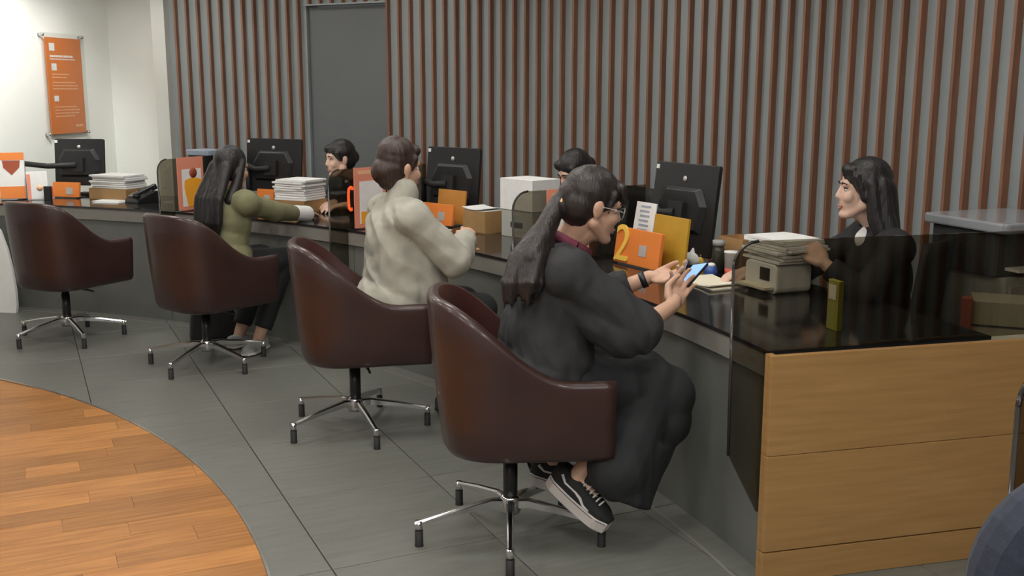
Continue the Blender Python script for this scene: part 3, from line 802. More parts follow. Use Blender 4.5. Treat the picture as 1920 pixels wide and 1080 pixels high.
# paper cup, bottle, stamp, pens
q = at_z(1371, 519)
t = thing('paper_cup', 'white paper cup with a red lower sleeve', 'cup', q)
MB().lathe([(0, 0.03), (0.028, 0.03), (0.033, 0.105), (0.034, 0.105), (0.034, 0.112), (0.0, 0.112)], seg=24).build('cup', 'white', t)
MB().lathe([(0, 0.0), (0.0275, 0.0), (0.0300, 0.038), (0.0285, 0.038), (0, 0.038)], seg=24).build('sleeve', 'red', t)
q = at_z(1346, 511)
t = thing('drink_bottle', 'small dark bottle with a pale cap beside the paper cup', 'bottle', q)
MB().lathe([(0, 0), (0.027, 0), (0.028, 0.10), (0.020, 0.125), (0, 0.125)], seg=20).build('bottle', 'bottle', t)
MB().lathe([(0, 0.122), (0.028, 0.122), (0.028, 0.145), (0, 0.145)], seg=20).build('cap', 'grey', t)
q = at_z(1333, 518)
t = thing('ink_stamp', 'round blue stamp beside the paper cup', 'stamp', q)
MB().lathe([(0, 0), (0.026, 0), (0.028, 0.02), (0.022, 0.045), (0, 0.05)], seg=20).build('body', 'blue', t); MB().ell((0, 0, 0.05), (0.018, 0.018, 0.01)).build('knob', 'white', t)
q = at_z(1316, 500)
t = thing('glue_stick', 'short yellow glue stick beside the blue stamp', 'glue stick', q)
MB().lathe([(0, 0), (0.013, 0), (0.013, 0.045), (0, 0.045)], seg=16).build('tube', 'yellow', t); MB().lathe([(0, 0.046), (0.011, 0.046), (0.011, 0.056), (0, 0.056)], seg=16).build('cap', 'ochre', t)
for k, (px, m_, lab) in enumerate(((902, 'cyan', 'cyan pen cup beside the lime green one'), (917, 'green', 'lime green pen cup between the two cyan ones'), (932, 'cyan', 'cyan pen cup beside the lime green one'))):
    t = thing('pen_cup', lab, 'pen cup', at_z(px, 417 + k), 0, 'pen cups before the tray')
    MB().lathe([(0, 0.0), (0.019, 0.0), (0.021, 0.038), (0.018, 0.038), (0.017, 0.01), (0, 0.01)], seg=16).build('cup', m_, t)
    for j in range(2): MB().tube([(0.004 * j - 0.004, 0, 0.012), (0.02 * j - 0.012, 0.006, 0.06)], 0.003, 6).build('pen', 'darkgrey', t)
q = at_z(585, 372)
t = thing('hand_cream_tube', 'white and green tube before the clerk at the grey door', 'tube', q, math.radians(-20))
MB().lathe([(0, 0), (0.018, 0.0), (0.02, 0.05), (0.016, 0.09), (0, 0.09)], seg=16).build('tube', 'white', t)
MB().lathe([(0.0208, 0.02), (0.0214, 0.05), (0.0204, 0.05), (0.0198, 0.02)], seg=16).build('band', 'green', t)
MB().lathe([(0, 0.0905), (0.009, 0.0905), (0.009, 0.11), (0, 0.11)], seg=12).build('cap', 'green', t)

# desk telephone
def telephone(p, yaw, label):
    t = thing('desk_telephone', label, 'telephone', p, yaw)
    MB().prism([(-0.09, 0), (0.09, 0), (0.09, 0.075), (0.06, 0.085), (-0.09, 0.025)], lambda q: Vector((q[0], -0.085, q[1])), lambda q: Vector((q[0], 0.085, q[1]))).build('body', 'black', t, 0.004)
    R = RY(math.radians(-20))
    MB().rbox((-0.01, -0.05, 0.088), (0.19, 0.045, 0.022), 0.018, R).build('handset', 'black', t, 0.004)
    for s_ in (-0.075, 0.07): MB().ell(Vector((-0.01, -0.05, 0.088)) + R @ Vector((s_, 0, -0.010)), (0.03, 0.026, 0.018)).build('ear_cup', 'black', t)
    MB().box((0.04, 0.035, 0.092), (0.06, 0.07, 0.004), R).build('display', 'darkgrey', t)
    for i in range(3):
        for j in range(4): MB().box(Vector((-0.02, 0.035, 0.06)) + R @ Vector((0.012 - 0.02 * j, -0.022 + 0.022 * i, 0.006)), (0.013, 0.014, 0.006), R).build('key', 'grey', t)
    return t
telephone(at_z(268, 379), math.radians(50), 'black desk telephone on the counter near the white wall')
kb = thing('keyboard', 'dark keyboard on the counter near the white wall', 'keyboard', at_z(172, 366), math.radians(-12))
MB().rbox((0, 0, 0.009), (0.20, 0.10, 0.018), 0.008).build('base', 'darkgrey', kb, 0.002)
for i in range(10):
    for j in range(4): MB().box((-0.085 + 0.019 * i, -0.033 + 0.022 * j, 0.020), (0.016, 0.018, 0.005)).build('key', 'black', kb)
sc_ = thing('card_reader', 'small black and red card reader beside the brochures', 'card reader', at_z(91, 375), math.radians(20))
MB().rbox((0, 0, 0.05), (0.055, 0.06, 0.10), 0.012).build('body', 'black', sc_, 0.003); MB().box((0.031, -0.012, 0.055), (0.006, 0.034, 0.08)).build('red_side', 'red', sc_, 0.001)
# blue-grey fax behind the poster at the olive woman's station
fx = thing('scanner', 'blue-grey scanner behind the amber figure poster', 'scanner', P(6.42, 64.1, DESK_Z), math.radians(-30))
MB().rbox((0, 0, 0.17), (0.20, 0.16, 0.34), 0.03).build('body', 'darkgrey', fx, 0.004)
MB().rbox((0, 0, 0.362), (0.22, 0.18, 0.038), 0.03).build('lid', mat('blue_grey_plastic', (0.28, 0.33, 0.40), 0.4, noise_amt=0.05), fx, 0.006)
MB().box((0.0, -0.081, 0.24), (0.08, 0.004, 0.05)).build('panel', 'grey', fx)

# passbook printer behind partition A
pp = thing('passbook_printer', 'pale grey passbook printer behind the smoked glass, beside the clerk', 'printer', P(6.55, 23.1, DESK_Z), math.radians(-67))
MB().rbox((0, 0, 0.06), (0.21, 0.17, 0.12), 0.025, axis='y').build('body', 'white', pp, 0.006)
MB().box((0.03, -0.087, 0.075), (0.06, 0.004, 0.05)).build('display', 'black', pp)
MB().box((0.0, -0.108, 0.025), (0.18, 0.045, 0.010)).build('paper_lip', 'cream', pp)
# yellow folder standing on the desk behind the glass
yf = thing('file_folder', 'yellow-green folder standing behind the oak counter end', 'folder', at_z(1563, 618), math.radians(-75))
MB().box((0, 0, 0.085), (0.065, 0.02, 0.17)).build('cover', mat('yellow_green_card', (0.36, 0.35, 0.05), 0.6, noise_amt=0.08), yf, 0.002); MB().box((0, -0.012, 0.13), (0.045, 0.002, 0.05)).build('label_strip', 'cream', yf)

# file cabinet with printer by the slatted wall
fc = thing('file_cabinet', 'grey steel file cabinet beside the slatted wall', 'cabinet', P(7.41, 20.4, 0), math.radians(20.4 + 180))
MB().box((0, 0, 0.42), (0.40, 0.42, 0.84)).build('body', 'cab', fc, 0.003)
for z in (0.17, 0.43, 0.69):
    d_ = MB().box((0, 0.2165, z), (0.37, 0.012, 0.24)).build('drawer', 'cab', fc, 0.002)
    MB().box((0.09, 0.2245, z + 0.05), (0.11, 0.005, 0.05)).build('handle', 'black', d_)
fp = thing('printer', 'dark office printer with a glossy lid on the grey file cabinet', 'printer', P(7.38, 20.4, 0.842), math.radians(20.4 + 180))
MB().rbox((0, 0, 0.085), (0.40, 0.36, 0.17), 0.03).build('body', 'darkgrey', fp, 0.004)
MB().rbox((0, 0.02, 0.192), (0.46, 0.44, 0.04), 0.03).build('lid', mat('glossy_grey_lid', (0.30, 0.31, 0.33), 0.15, noise_amt=0.05), fp, 0.008)
MB().box((0.0, 0.20, 0.03), (0.30, 0.10, 0.012)).build('paper_tray', 'white', fp)
bb = thing('storage_box', 'beige storage box with a red-brown corner behind the oak counter end', 'box', (1.895, 3.80, 0), math.radians(-22))
MB().box((0.03, 0, 0.395), (0.44, 0.18, 0.79)).build('body', 'beige', bb, 0.003)
MB().box((-0.207, -0.085, 0.40), (0.036, 0.05, 0.80)).build('corner_post', 'redbrown', bb, 0.002)
MB().box((0.03, -0.092, 0.70), (0.44, 0.004, 0.006)).build('lid_seam', 'darkgrey', bb)

# white display board leaning at the foot of the counter
lb = thing('display_board', 'white foam board leaning against the counter front by the empty chair', 'board', at_z(33, 587, 0) + Vector((-0.24, 0.02, 0)), math.radians(-8))
R = RX(math.radians(-10))
pts = [(-0.13, 0), (0.235, 0), (0.24, 0.05), (0.228, 0.16), (0.20, 0.30), (0.155, 0.45), (0.10, 0.58), (0.02, 0.66), (-0.13, 0.68)]
MB().prism(pts, lambda q: R @ Vector((q[0], 0, q[1])), lambda q: R @ Vector((q[0], 0.03, q[1])) ).build('board', 'white', lb, 0.003)
MB().prism([(-0.13, 0.02), (0.12, 0.02), (0.05, 0.20), (-0.13, 0.38)], lambda q: R @ Vector((q[0], -0.0025, q[1])), lambda q: R @ Vector((q[0], -0.0005, q[1]))).build('tan_print', 'cream', lb)

# black handbag on the floor beside chair
hb = thing('handbag', 'black leather handbag on the floor behind the olive woman chair', 'handbag', at_z(402, 634, 0), math.radians(20))
mb = MB(); pts = [(-0.15, 0), (0.15, 0), (0.135, 0.17), (0.10, 0.20), (-0.10, 0.20), (-0.135, 0.17)]
mb.prism(pts, lambda q: Vector((q[0], -0.055, q[1])), lambda q: Vector((q[0], 0.055, q[1]))); mb.build('body', 'black', hb, 0.015)
MB().tube([(-0.07, 0, 0.19), (-0.06, 0, 0.26), (0, 0, 0.285), (0.06, 0, 0.26), (0.07, 0, 0.19)], 0.007, 8).build('handle', 'black_matte', hb)

# ============================================================ PEOPLE
def blob(name, parts, voxel, m, parent, org, smooth=3, fold=0.0, fscale=(9, 9, 4), seg=14, clipz=None):
    mb = MB()
    for p in parts:
        if p[0] in 'ck':
            a, b, ra, rb = Vector(p[1]), Vector(p[2]), p[3], p[4]
            d = b - a; L = d.length
            if L < 1e-6: continue
            z = d / L; x = z.orthogonal().normalized(); y = z.cross(x)
            R = Matrix((x, y, z)).transposed()
            prof = []
            if p[0] == 'c':
                for k in range(6): t = PI / 2 * k / 6; prof.append((ra * math.sin(t), -ra * math.cos(t)))
                prof.append((ra, 0)); 
                for k in range(1, 4): prof.append((ra + (rb - ra) * k / 4, L * k / 4))
                prof.append((rb, L))
                for k in range(1, 7): t = PI / 2 * k / 6; prof.append((rb * math.cos(t), L + rb * math.sin(t)))
            else:
                prof = [(0, 0), (ra * 0.5, 0), (ra, 0)] + [(ra + (rb - ra) * k / 4, L * k / 4) for k in range(1, 4)] + [(rb, L), (rb * 0.5, L), (0, L)]
            prof[0] = (0.0, prof[0][1]); prof[-1] = (0.0, prof[-1][1])
            mb.lathe(prof, a, seg, mtx=R)
        else:
            mb.ell(p[1], p[2], p[3] if len(p) > 3 else None, seg + 4, 12)
    me = mb.mesh(name, None)
    o = bpy.data.objects.new('temp', me); COL.objects.link(o)
    rm = o.modifiers.new('r', 'REMESH'); rm.mode = 'VOXEL'; rm.voxel_size = voxel
    if smooth:
        s_ = o.modifiers.new('s', 'SMOOTH'); s_.factor = 0.5; s_.iterations = smooth
    dg = bpy.context.evaluated_depsgraph_get()
    res = bpy.data.meshes.new_from_object(o.evaluated_get(dg)); res.name = name
    bpy.data.objects.remove(o); bpy.data.meshes.remove(me)
    if fold:
        nr = [v.normal.copy() for v in res.vertices]
        for v, n_ in zip(res.vertices, nr):
            q = Vector((v.co.x * fscale[0], v.co.y * fscale[1], v.co.z * fscale[2]))
            q2 = Vector((q.x + q.z * 0.7, q.y - q.z * 0.6, q.z * 0.7 + q.x * 0.4))
            h = (0.55 - abs(noise.noise(q2))) * 1.2 + 0.4 * noise.noise(q * 2.1)
            v.co += n_ * (h * fold)
    if clipz is not None:
        for v in res.vertices:
            if v.co.z < clipz: v.co.z = clipz
    for v in res.vertices: v.co -= org
    res.materials.clear(); res.materials.append(M[m] if isinstance(m, str) else m)
    res.polygons.foreach_set('use_smooth', [True] * len(res.polygons))
    res.update()
    return link(name, res, parent)

def hand_parts(w_, d, pn, sd, curl=(0.5, 0.5, 0.5, 0.5), thumb_in=0.3, k=1.0):
    d = d.normalized(); pn = (pn - d * pn.dot(d)).normalized(); sd = (sd - d * sd.dot(d) - pn * sd.dot(pn)).normalized()
    R = Matrix((d, sd, pn)).transposed()
    ps = [('c', w_ - d * 0.01, w_ + d * 0.03 * k, 0.023 * k, 0.024 * k), ('e', w_ + d * 0.052 * k, (0.048 * k, 0.039 * k, 0.0155 * k), R)]
    lens = ((0.040, 0.024, 0.020), (0.044, 0.028, 0.021), (0.040, 0.026, 0.020), (0.031, 0.019, 0.017))
    for i in range(4):
        b = w_ + (d * (0.083 - 0.004 * abs(i - 1)) + sd * (0.029 - 0.0195 * i)) * k
        ang = 0.0; p = b; spread = sd * (0.09 - 0.06 * i)
        ps.append(('c', w_ + (d * 0.045 + sd * (0.020 - 0.014 * i)) * k, b, 0.012 * k, 0.0092 * k))
        for j, l in enumerate(lens[i]):
            ang += curl[i] * (0.9 if j == 0 else 1.1)
            dr = ((d + spread).normalized() * math.cos(ang) + pn * math.sin(ang)).normalized()
            q = p + dr * l * k
            ps.append(('c', p, q, (0.0090 - 0.0007 * j) * k, (0.0084 - 0.0007 * j) * k)); p = q
    b = w_ + (d * 0.022 + sd * 0.026) * k
    t1 = b + (d * 0.034 + sd * 0.022 + pn * 0.012).normalized() * 0.040 * k
    t2 = t1 + (d * (0.9 - thumb_in * 0.2) + sd * (0.3 - thumb_in) + pn * (0.1 + thumb_in)).normalized() * 0.032 * k
    t3 = t2 + (d * 0.9 + sd * (0.1 - thumb_in) + pn * (0.1 + thumb_in * 1.2)).normalized() * 0.024 * k
    ps += [('c', b, t1, 0.016 * k, 0.0115 * k), ('c', t1, t2, 0.0112 * k, 0.0098 * k), ('c', t2, t3, 0.0098 * k, 0.0082 * k)]
    return ps

def head_frame(yaw, pitch, roll=0.0):
    # columns: right, forward, up
    f_ = Vector((math.cos(yaw) * math.cos(pitch), math.sin(yaw) * math.cos(pitch), math.sin(pitch)))
    r_ = Vector((math.sin(yaw), -math.cos(yaw), 0)); u_ = r_.cross(f_)
    R = Matrix((r_, f_, u_)).transposed()
    return R @ RY(roll)
def head_parts(c, R, neck):
    h = lambda x, y, z: c + R @ Vector((x, y, z))
    ps = [('e', h(0, -0.012, 0.03), (0.0735, 0.092, 0.085), R), ('e', h(0, 0.030, -0.035), (0.056, 0.060, 0.076), R),
          ('e', h(0, 0.070, -0.092), (0.024, 0.022, 0.020), R), ('c', h(-0.034, 0.070, 0.028), h(0.034, 0.070, 0.028), 0.013, 0.013),
          ('c', h(0, 0.080, 0.014), h(0, 0.094, -0.018), 0.0085, 0.0120), ('e', h(0.010, 0.088, -0.023), 0.0085, R), ('e', h(-0.010, 0.088, -0.023), 0.0085, R)]
    for s_ in (-1, 1):
        ps += [('e', h(s_ * 0.036, 0.060, -0.022), (0.024, 0.024, 0.026), R), ('c', h(s_ * 0.052, 0.0, -0.05), h(s_ * 0.022, 0.062, -0.092), 0.022, 0.018),
               ('e', h(s_ * 0.074, -0.006, -0.004), (0.009, 0.019, 0.031), R), ('e', h(s_ * 0.080, -0.010, 0.004), (0.006, 0.017, 0.022), R)]
    ps += [('c', neck, h(0, -0.02, -0.05), 0.050, 0.050), ('c', neck, h(0, 0.01, -0.07), 0.045, 0.043)]
    return ps
def face_details(root, c, R, org, hairm):
    h = lambda x, y, z: c + R @ Vector((x, y, z)) - org
    for s_ in (-1, 1):
        e = MB().ell(h(s_ * 0.031, 0.0665, 0.008), (0.0135, 0.0105, 0.0070), R).build('eye', 'eye_white', root)
        MB().ell(h(s_ * 0.031, 0.0735, 0.008), (0.0055, 0.0045, 0.0055), R).build('iris', 'eye_dark', e)
        MB().tube([h(s_ * 0.017, 0.0755, 0.013), h(s_ * 0.031, 0.0775, 0.0165), h(s_ * 0.046, 0.068, 0.012)], 0.0022, 6).build('lash', 'eye_dark', e)
        MB().tube([h(s_ * 0.014, 0.0835, 0.030), h(s_ * 0.032, 0.0845, 0.036), h(s_ * 0.050, 0.071, 0.030)], [0.0032, 0.0036, 0.0018], 6).build('eyebrow', hairm, root)
    MB().tube([h(-0.022, 0.0835, -0.059), h(-0.008, 0.0905, -0.055), h(0.008, 0.0905, -0.055), h(0.022, 0.0835, -0.059)], [0.002, 0.0052, 0.0052, 0.002], 8).build('lips', 'lip', root)
    MB().tube([h(-0.018, 0.0835, -0.062), h(0.0, 0.0895, -0.066), h(0.018, 0.0835, -0.062)], [0.002, 0.0062, 0.002], 8).build('lips', 'lip', root)

class Person:
    def __init__(s, label, org, yaw, J, head, skin='skin', voxel=0.006, hairm='hair_black'):
        s.org = Vector((org[0], org[1], 0.0)); s.yaw = math.radians(yaw)
        s.f = Vector((math.cos(s.yaw), math.sin(s.yaw), 0)); s.l = Vector((-math.sin(s.yaw), math.cos(s.yaw), 0)); s.u = Vector((0, 0, 1))
        s.B = Matrix((s.f, s.l, s.u)).transposed()
        g = lambda k: (J[k] if isinstance(J[k], Vector) else s.w(*J[k]))
        s.j = {k: g(k) for k in J}
        j = s.j
        s.hc = s.j['head']; s.HR = head_frame(math.radians(head[0]), math.radians(head[1]), math.radians(head[2]) if len(head) > 2 else 0)
        ps = [('e', j['pelvis'], (0.125, 0.165, 0.11), s.B), ('e', (j['pelvis'] + j['chest']) / 2, (0.095, 0.125, 0.13), s.B), ('e', j['chest'], (0.105, 0.145, 0.16), s.B),
              ('c', j['shL'], j['shR'], 0.052, 0.052), ('c', j['chest'], j['neck'], 0.08, 0.05)]
        for S in 'LR':
            ps += [('c', j['sh' + S], j['el' + S], 0.047, 0.038), ('c', j['el' + S], j['wr' + S], 0.037, 0.025)]
            hp = s.w(0, 0.085 if S == 'L' else -0.085, j['pelvis'].z - 0.02) - s.w(0, 0, 0) + Vector((j['pelvis'].x, j['pelvis'].y, 0))
            s.j['hip' + S] = hp
            ps += [('c', hp, j['kn' + S], 0.082, 0.055), ('c', j['kn' + S], j['an' + S], 0.054, 0.034)]
            to = j['to' + S]; d = (to - j['an' + S])
            ps += [('c', j['an' + S], j['an' + S] + d.normalized() * min(0.085, d.length), 0.030, 0.017)]
        ps += head_parts(s.hc, s.HR, j['neck'])
        for S in 'LR':
            hd = J.get('hand' + S)
            if hd is not None:
                pass
        for S, (d, pn, sd, curl, th) in s.hands(J).items():
            ps += hand_parts(j['wr' + S], d, pn, sd, curl, th)
        s.root = blob('person', ps, voxel, skin, None, s.org, 2)
        s.root.location = s.org
        tag(s.root, label, 'person')
        face_details(s.root, s.hc, s.HR, s.org, hairm)
    def hands(s, J):
        return s._hands
    def w(s, a, b, z): return s.org + s.f * a + s.l * b + Vector((0, 0, z))
    def h(s, x, y, z): return s.hc + s.HR @ Vector((x, y, z))
    def cloth(s, name, parts, m, voxel=0.008, fold=0.006, fscale=(9, 9, 4), smooth=3, clipz=None):
        return blob(name, parts, voxel, m, s.root, s.org, smooth, fold, fscale, clipz=clipz)
    def torso_cloth(s, k=0.018, hem=None, belly=0.0):
        j = s.j
        ps = [('e', j['chest'], (0.108 + k, 0.148 + k, 0.165 + k), s.B), ('e', (j['pelvis'] + j['chest']) / 2, (0.10 + k + belly, 0.13 + k + belly, 0.15), s.B),
              ('c', j['shL'], j['shR'], 0.055 + k, 0.055 + k), ('c', j['chest'], j['neck'] - (j['neck'] - j['chest']) * 0.18, 0.09 + k, 0.062 + k * 0.4)]
        for S in 'LR': ps.append(('c', j['chest'] + Vector((0, 0, 0.05)), j['sh' + S] + (j['el' + S] - j['sh' + S]) * 0.12, 0.085 + k * 0.6, 0.048 + k))
        if hem: ps.append(('e', j['pelvis'] + Vector((0, 0, 0.03)), (0.13 + k + belly, 0.17 + k + belly, 0.12), s.B))
        return ps
    def sleeve(s, S, k=0.014, to=1.0, flare=0.0):
        j = s.j
        a, b, c = j['sh' + S], j['el' + S], j['wr' + S]
        ps = [('c', a + (b - a) * 0.08, b, 0.045 + k, 0.046 + k)]
        if to > 0: ps.append(('k', b - (c - b).normalized() * 0.03, b + (c - b) * to, 0.045 + k + flare, 0.036 + k * 0.6 + flare)); ps.append(('e', b, 0.046 + k))
        return ps
    def trousers(s, m, k=0.012, to=0.96, **kw):
        j = s.j; ps = [('e', j['pelvis'], (0.13 + k, 0.17 + k, 0.115 + k), s.B)]
        for S in 'LR':
            ps += [('c', j['hip' + S], j['kn' + S], 0.088 + k, 0.062 + k), ('c', j['kn' + S], j['kn' + S] + (j['an' + S] - j['kn' + S]) * 0.3, 0.061 + k, 0.055 + k),
                   ('k', j['kn' + S], j['kn' + S] + (j['an' + S] - j['kn' + S]) * to, 0.058 + k, 0.045 + k)]
        return s.cloth('trousers', ps, m, **kw)

def shoe_mesh(kind):
    L0, L1 = -0.085, 0.175
    def wdt(x):
        t = (x - L0) / (L1 - L0)
        return 0.5 * (0.066 + 0.026 * math.sin(PI * min(1, t * 0.95 + 0.05)) ** 0.8 + 0.006 * t) * (1 - max(0, t - 0.86) * 3.4) * (1 - max(0, 0.1 - t) * 3)
    xs = [L0 + (L1 - L0) * k / 18 for k in range(19)]
    sole_h = 0.044 if kind else 0.014
    out = [(x, wdt(x) + 0.004) for x in xs] + [(x, -wdt(x) - 0.004) for x in reversed(xs)]
    sole = MB().prism(out, lambda p: Vector((p[0], p[1], 0.0)), lambda p: Vector((p[0], p[1], sole_h)))
    up = MB(); secs = []
    for x in xs:
        t = (x - L0) / (L1 - L0); w_ = wdt(x)
        hgt = 0.062 if t < 0.35 else 0.062 - (t - 0.35) / 0.65 * 0.038
        if t > 0.93: hgt *= 0.75
        sec = []
        for k in range(11):
            a = PI * k / 10; ca, sa = math.cos(a), math.sin(a)
            op = 0.75
            sec.append(Vector((x, w_ * math.copysign(abs(ca) ** op, ca), sole_h - 0.002 + hgt * abs(sa) ** op)))
        secs.append(sec)
    n = 11; vs = [p for s_ in secs for p in s_]; fs = []
    for i in range(len(secs) - 1):
        for k in range(n - 1): fs.append((i * n + k, (i + 1) * n + k, (i + 1) * n + k + 1, i * n + k + 1))
    fs += [list(range(n)), [(len(secs) - 1) * n + k for k in range(n)][::-1]]
    up.add(vs, fs, True)
    return sole, up, wdt, sole_h
def shoe(person, ank, d, roll_up, kind=1, upper='canvas', solem='sole_white', name='shoe'):
    # ank: ankle point in world, d: toe direction (3D), placed so that the ankle sits above the heel part
    sole, up, wdt, sh = shoe_mesh(kind)
    X = Vector(d).normalized(); Z = Vector((0, 0, 1)); Y = Z.cross(X).normalized(); Z = X.cross(Y)
    R = Matrix((X, Y, Z)).transposed().to_4x4()
    o3 = Vector(ank) - X * -0.015 * 0 - Z * (sh + 0.045) - X * 0.0
    Mx = Matrix.Translation(o3 - person.org) @ R
    u = up.build(name, upper, person.root); u.matrix_local = Mx
    s_ = sole.build('sole', solem, u, 0.004)
    if kind:
        for sg in (1, -1):
            st = [(-0.045, 0.085), (-0.02, 0.068), (0.03, 0.068), (0.055, 0.064), (0.075, 0.050), (0.10, 0.046)]
            MB().tube([Vector((x, sg * (wdt(x) * (0.96 if z < 0.066 else 0.86) + 0.001), z)) for x, z in st], 0.0052, 6).build('side_stripe', 'lace', u)
        mb = MB()
        for k in range(6):
            x = 0.035 + 0.016 * k; zt = sh + 0.063 - (x - 0.006) / 0.17 * 0.036 + 0.002
            MB().tube([Vector((x, -0.022, zt - 0.006)), Vector((x, 0, zt + 0.002)), Vector((x, 0.022, zt - 0.006))], 0.0032, 6).build('lace', 'lace', u)
        MB().tube([Vector((x, wdt(x) + 0.0042, sh - 0.006)) for x in [-0.08 + 0.25 * k / 10 for k in range(11)]], 0.0012, 5).build('foxing_line', 'canvas', u)
        MB().tube([Vector((x, -wdt(x) - 0.0042, sh - 0.006)) for x in [-0.08 + 0.25 * k / 10 for k in range(11)]], 0.0012, 5).build('foxing_line', 'canvas', u)
    return u

def hair_cap(s, m, extra, voxel=0.006, name='hair', k=0.0, fold=0.003):
    h = s.h; R = s.HR
    ps = [('e', h(0, -0.022, 0.043), (0.083 + k, 0.098 + k, 0.090 + k), R), ('e', h(0, -0.045, 0.0), (0.078 + k, 0.072 + k, 0.085), R)]
    return blob(name, ps + extra(h, R), voxel, m, s.root, s.org, 2, fold, (24, 24, 6))

class PersonH(Person):
    def __init__(s, *a, hands=None, **k):
        s._hands = hands; super().__init__(*a, **k)
V3 = lambda *a: Vector(a)

# ---------- woman in charcoal shirt with a ponytail, holding a phone
wrR, wrL = V3(0.545, 3.50, 0.830), V3(0.500, 3.775, 0.878)
J = dict(pelvis=(0.0, 0, 0.585), chest=(0.05, 0, 0.87), neck=(0.095, -0.02, 1.035), head=V3(0.268, 3.475, 1.168),
         shL=(0.06, 0.165, 0.965), shR=(0.06, -0.165, 0.965), elR=(0.285, -0.225, 0.785), elL=(0.285, 0.235, 0.795), wrR=wrR, wrL=wrL,
         knR=(0.385, -0.085, 0.545), knL=(0.39, 0.125, 0.545), anR=V3(0.222, 3.415, 0.245), anL=V3(0.155, 3.640, 0.215), toR=V3(0.282, 3.374, 0.188), toL=V3(0.21, 3.61, 0.165))
hands = {'R': (V3(0.30, 0.82, 0.42), V3(0.55, 0.25, 0.70), V3(-0.5, 0.3, 0.55), (0.42, 0.45, 0.50, 0.55), 0.45),
         'L': (V3(0.78, -0.55, 0.10), V3(0.25, -0.6, 0.75), V3(-0.3, -0.3, 0.9), (0.35, 0.40, 0.45, 0.5), 0.3)}
p1 = PersonH('woman with a black ponytail, charcoal shirt and black skirt holding a phone', (0.085, 3.50), 13, J, (14, -17), skin='skin', voxel=0.0048, hairm='hair_dark', hands=hands)
j = p1.j
ps = p1.torso_cloth(0.030, hem=True, belly=0.02)
for S, to in (('R', 0.10), ('L', 0.62)):
    ps += p1.sleeve(S, 0.028, to, 0.006)
ps += [('e', j['elR'] + V3(-0.02, 0, 0.01), (0.08, 0.07, 0.075)), ('c', p1.w(0.045, -0.06, 0.92), p1.w(0.03, -0.07, 0.66), 0.125, 0.140), ('c', p1.w(0.045, 0.06, 0.92), p1.w(0.03, 0.07, 0.66), 0.125, 0.140), ('c', p1.w(0.09, -0.12, 0.90), j['elR'] + V3(-0.05, 0, -0.02), 0.10, 0.075)]
p1.cloth('shirt', ps, 'charcoal', 0.0075, 0.014, (12, 12, 7), smooth=2)
cl = [p1.j['neck'] + (p1.HR @ V3(0.070 * math.cos(a), 0.004 + 0.068 * math.sin(a), 0.010 - 0.016 * math.sin(a))) for a in [2 * PI * k / 22 for k in range(23)]]
MB().tube([q - p1.org + V3(0.004, 0, -0.002) for q in cl], 0.017, 8, cap=False).build('collar', 'maroon', p1.root)
# skirt
kn, kl = j['knR'], j['knL']
ps = [('e', j['pelvis'] + V3(0, 0, -0.01), (0.16, 0.19, 0.13), p1.B), ('c', j['hipR'], kn, 0.115, 0.095), ('c', j['hipL'], kl, 0.115, 0.095), ('c', (j['hipR'] + j['hipL']) / 2, (kn + kl) / 2, 0.11, 0.10)]
hR, hM, hL = V3(0.36, 3.38, 0.295), V3(0.425, 3.49, 0.285), V3(0.43, 3.63, 0.30)
for a, b in ((kn, hR), (kl, hL), ((kn + kl) / 2, hM), (kn + V3(0.05, 0, -0.03), hM)):
    ps.append(('c', a, b, 0.098, 0.105))
ps += [('e', V3(0.535, 3.53, 0.435), (0.085, 0.13, 0.11)), ('k', V3(0.44, 3.47, 0.38), V3(0.355, 3.42, 0.185), 0.12, 0.125)]
p1.cloth('skirt', ps, 'black_cloth', 0.009, 0.013, (11, 11, 1.6), smooth=3)
shoe(p1, j['anR'] + V3(0.005, -0.005, 0.0), V3(0.19, -0.13, -0.135), 0)
shoe(p1, j['anL'], V3(-0.16, 0.09, -0.05) * -1 + V3(0, 0, -0.06), 0)
hc1 = p1.h
def ex1(h, R):
    tie = h(0, -0.118, -0.015)
    e = [('c', h(0, -0.09, 0.01), tie, 0.05, 0.026), ('e', h(0.0, 0.060, 0.075), (0.060, 0.022, 0.030), R)]
    pth = [tie, V3(0.095, 3.40, 1.085), V3(0.060, 3.355, 1.015), V3(0.040, 3.325, 0.94), V3(0.035, 3.315, 0.865)]
    rnd = random.Random(5)
    for n_ in range(16):
        dx, dy = rnd.uniform(-0.055, 0.055), rnd.uniform(-0.025, 0.025); r = rnd.uniform(0.015, 0.022); ln = rnd.uniform(0.3, 1.15)
        q = [p + V3(dx, dy, 0) * min(1.1, i * 0.5) for i, p in enumerate(pth)]; q[4] = q[3] + (q[4] - q[3]) * ln
        for i in range(4): e.append(('c', q[i], q[i + 1], r * (0.75 if i == 0 else 1.0), r * (1.0 if i < 2 else 0.8 if i == 2 else 0.2)))
    e.append(('c', pth[0], pth[2], 0.028, 0.045)); e.append(('c', pth[2], pth[3], 0.042, 0.03))
    for s_ in (-1, 1): e.append(('c', h(s_ * 0.066, 0.038, 0.055), h(s_ * 0.074, 0.030, -0.005), 0.012, 0.004))
    for k in range(7): e.append(('c', h(-0.05 + 0.0167 * k, 0.062, 0.085), h(-0.054 + 0.018 * k, 0.083, 0.040), 0.014, 0.006))
    return e
hair_cap(p1, 'hair_dark', ex1, fold=0.0035)
tie = p1.h(0, -0.118, -0.015)
MB().lathe([(0.024, -0.008), (0.031, -0.006), (0.031, 0.006), (0.024, 0.008)], tie - p1.org, 16, mtx=p1.HR @ RX(PI / 2.3)).build('hair_tie', 'gold', p1.root)
g = MB(); hh = lambda x, y, z: p1.h(x, y, z) - p1.org
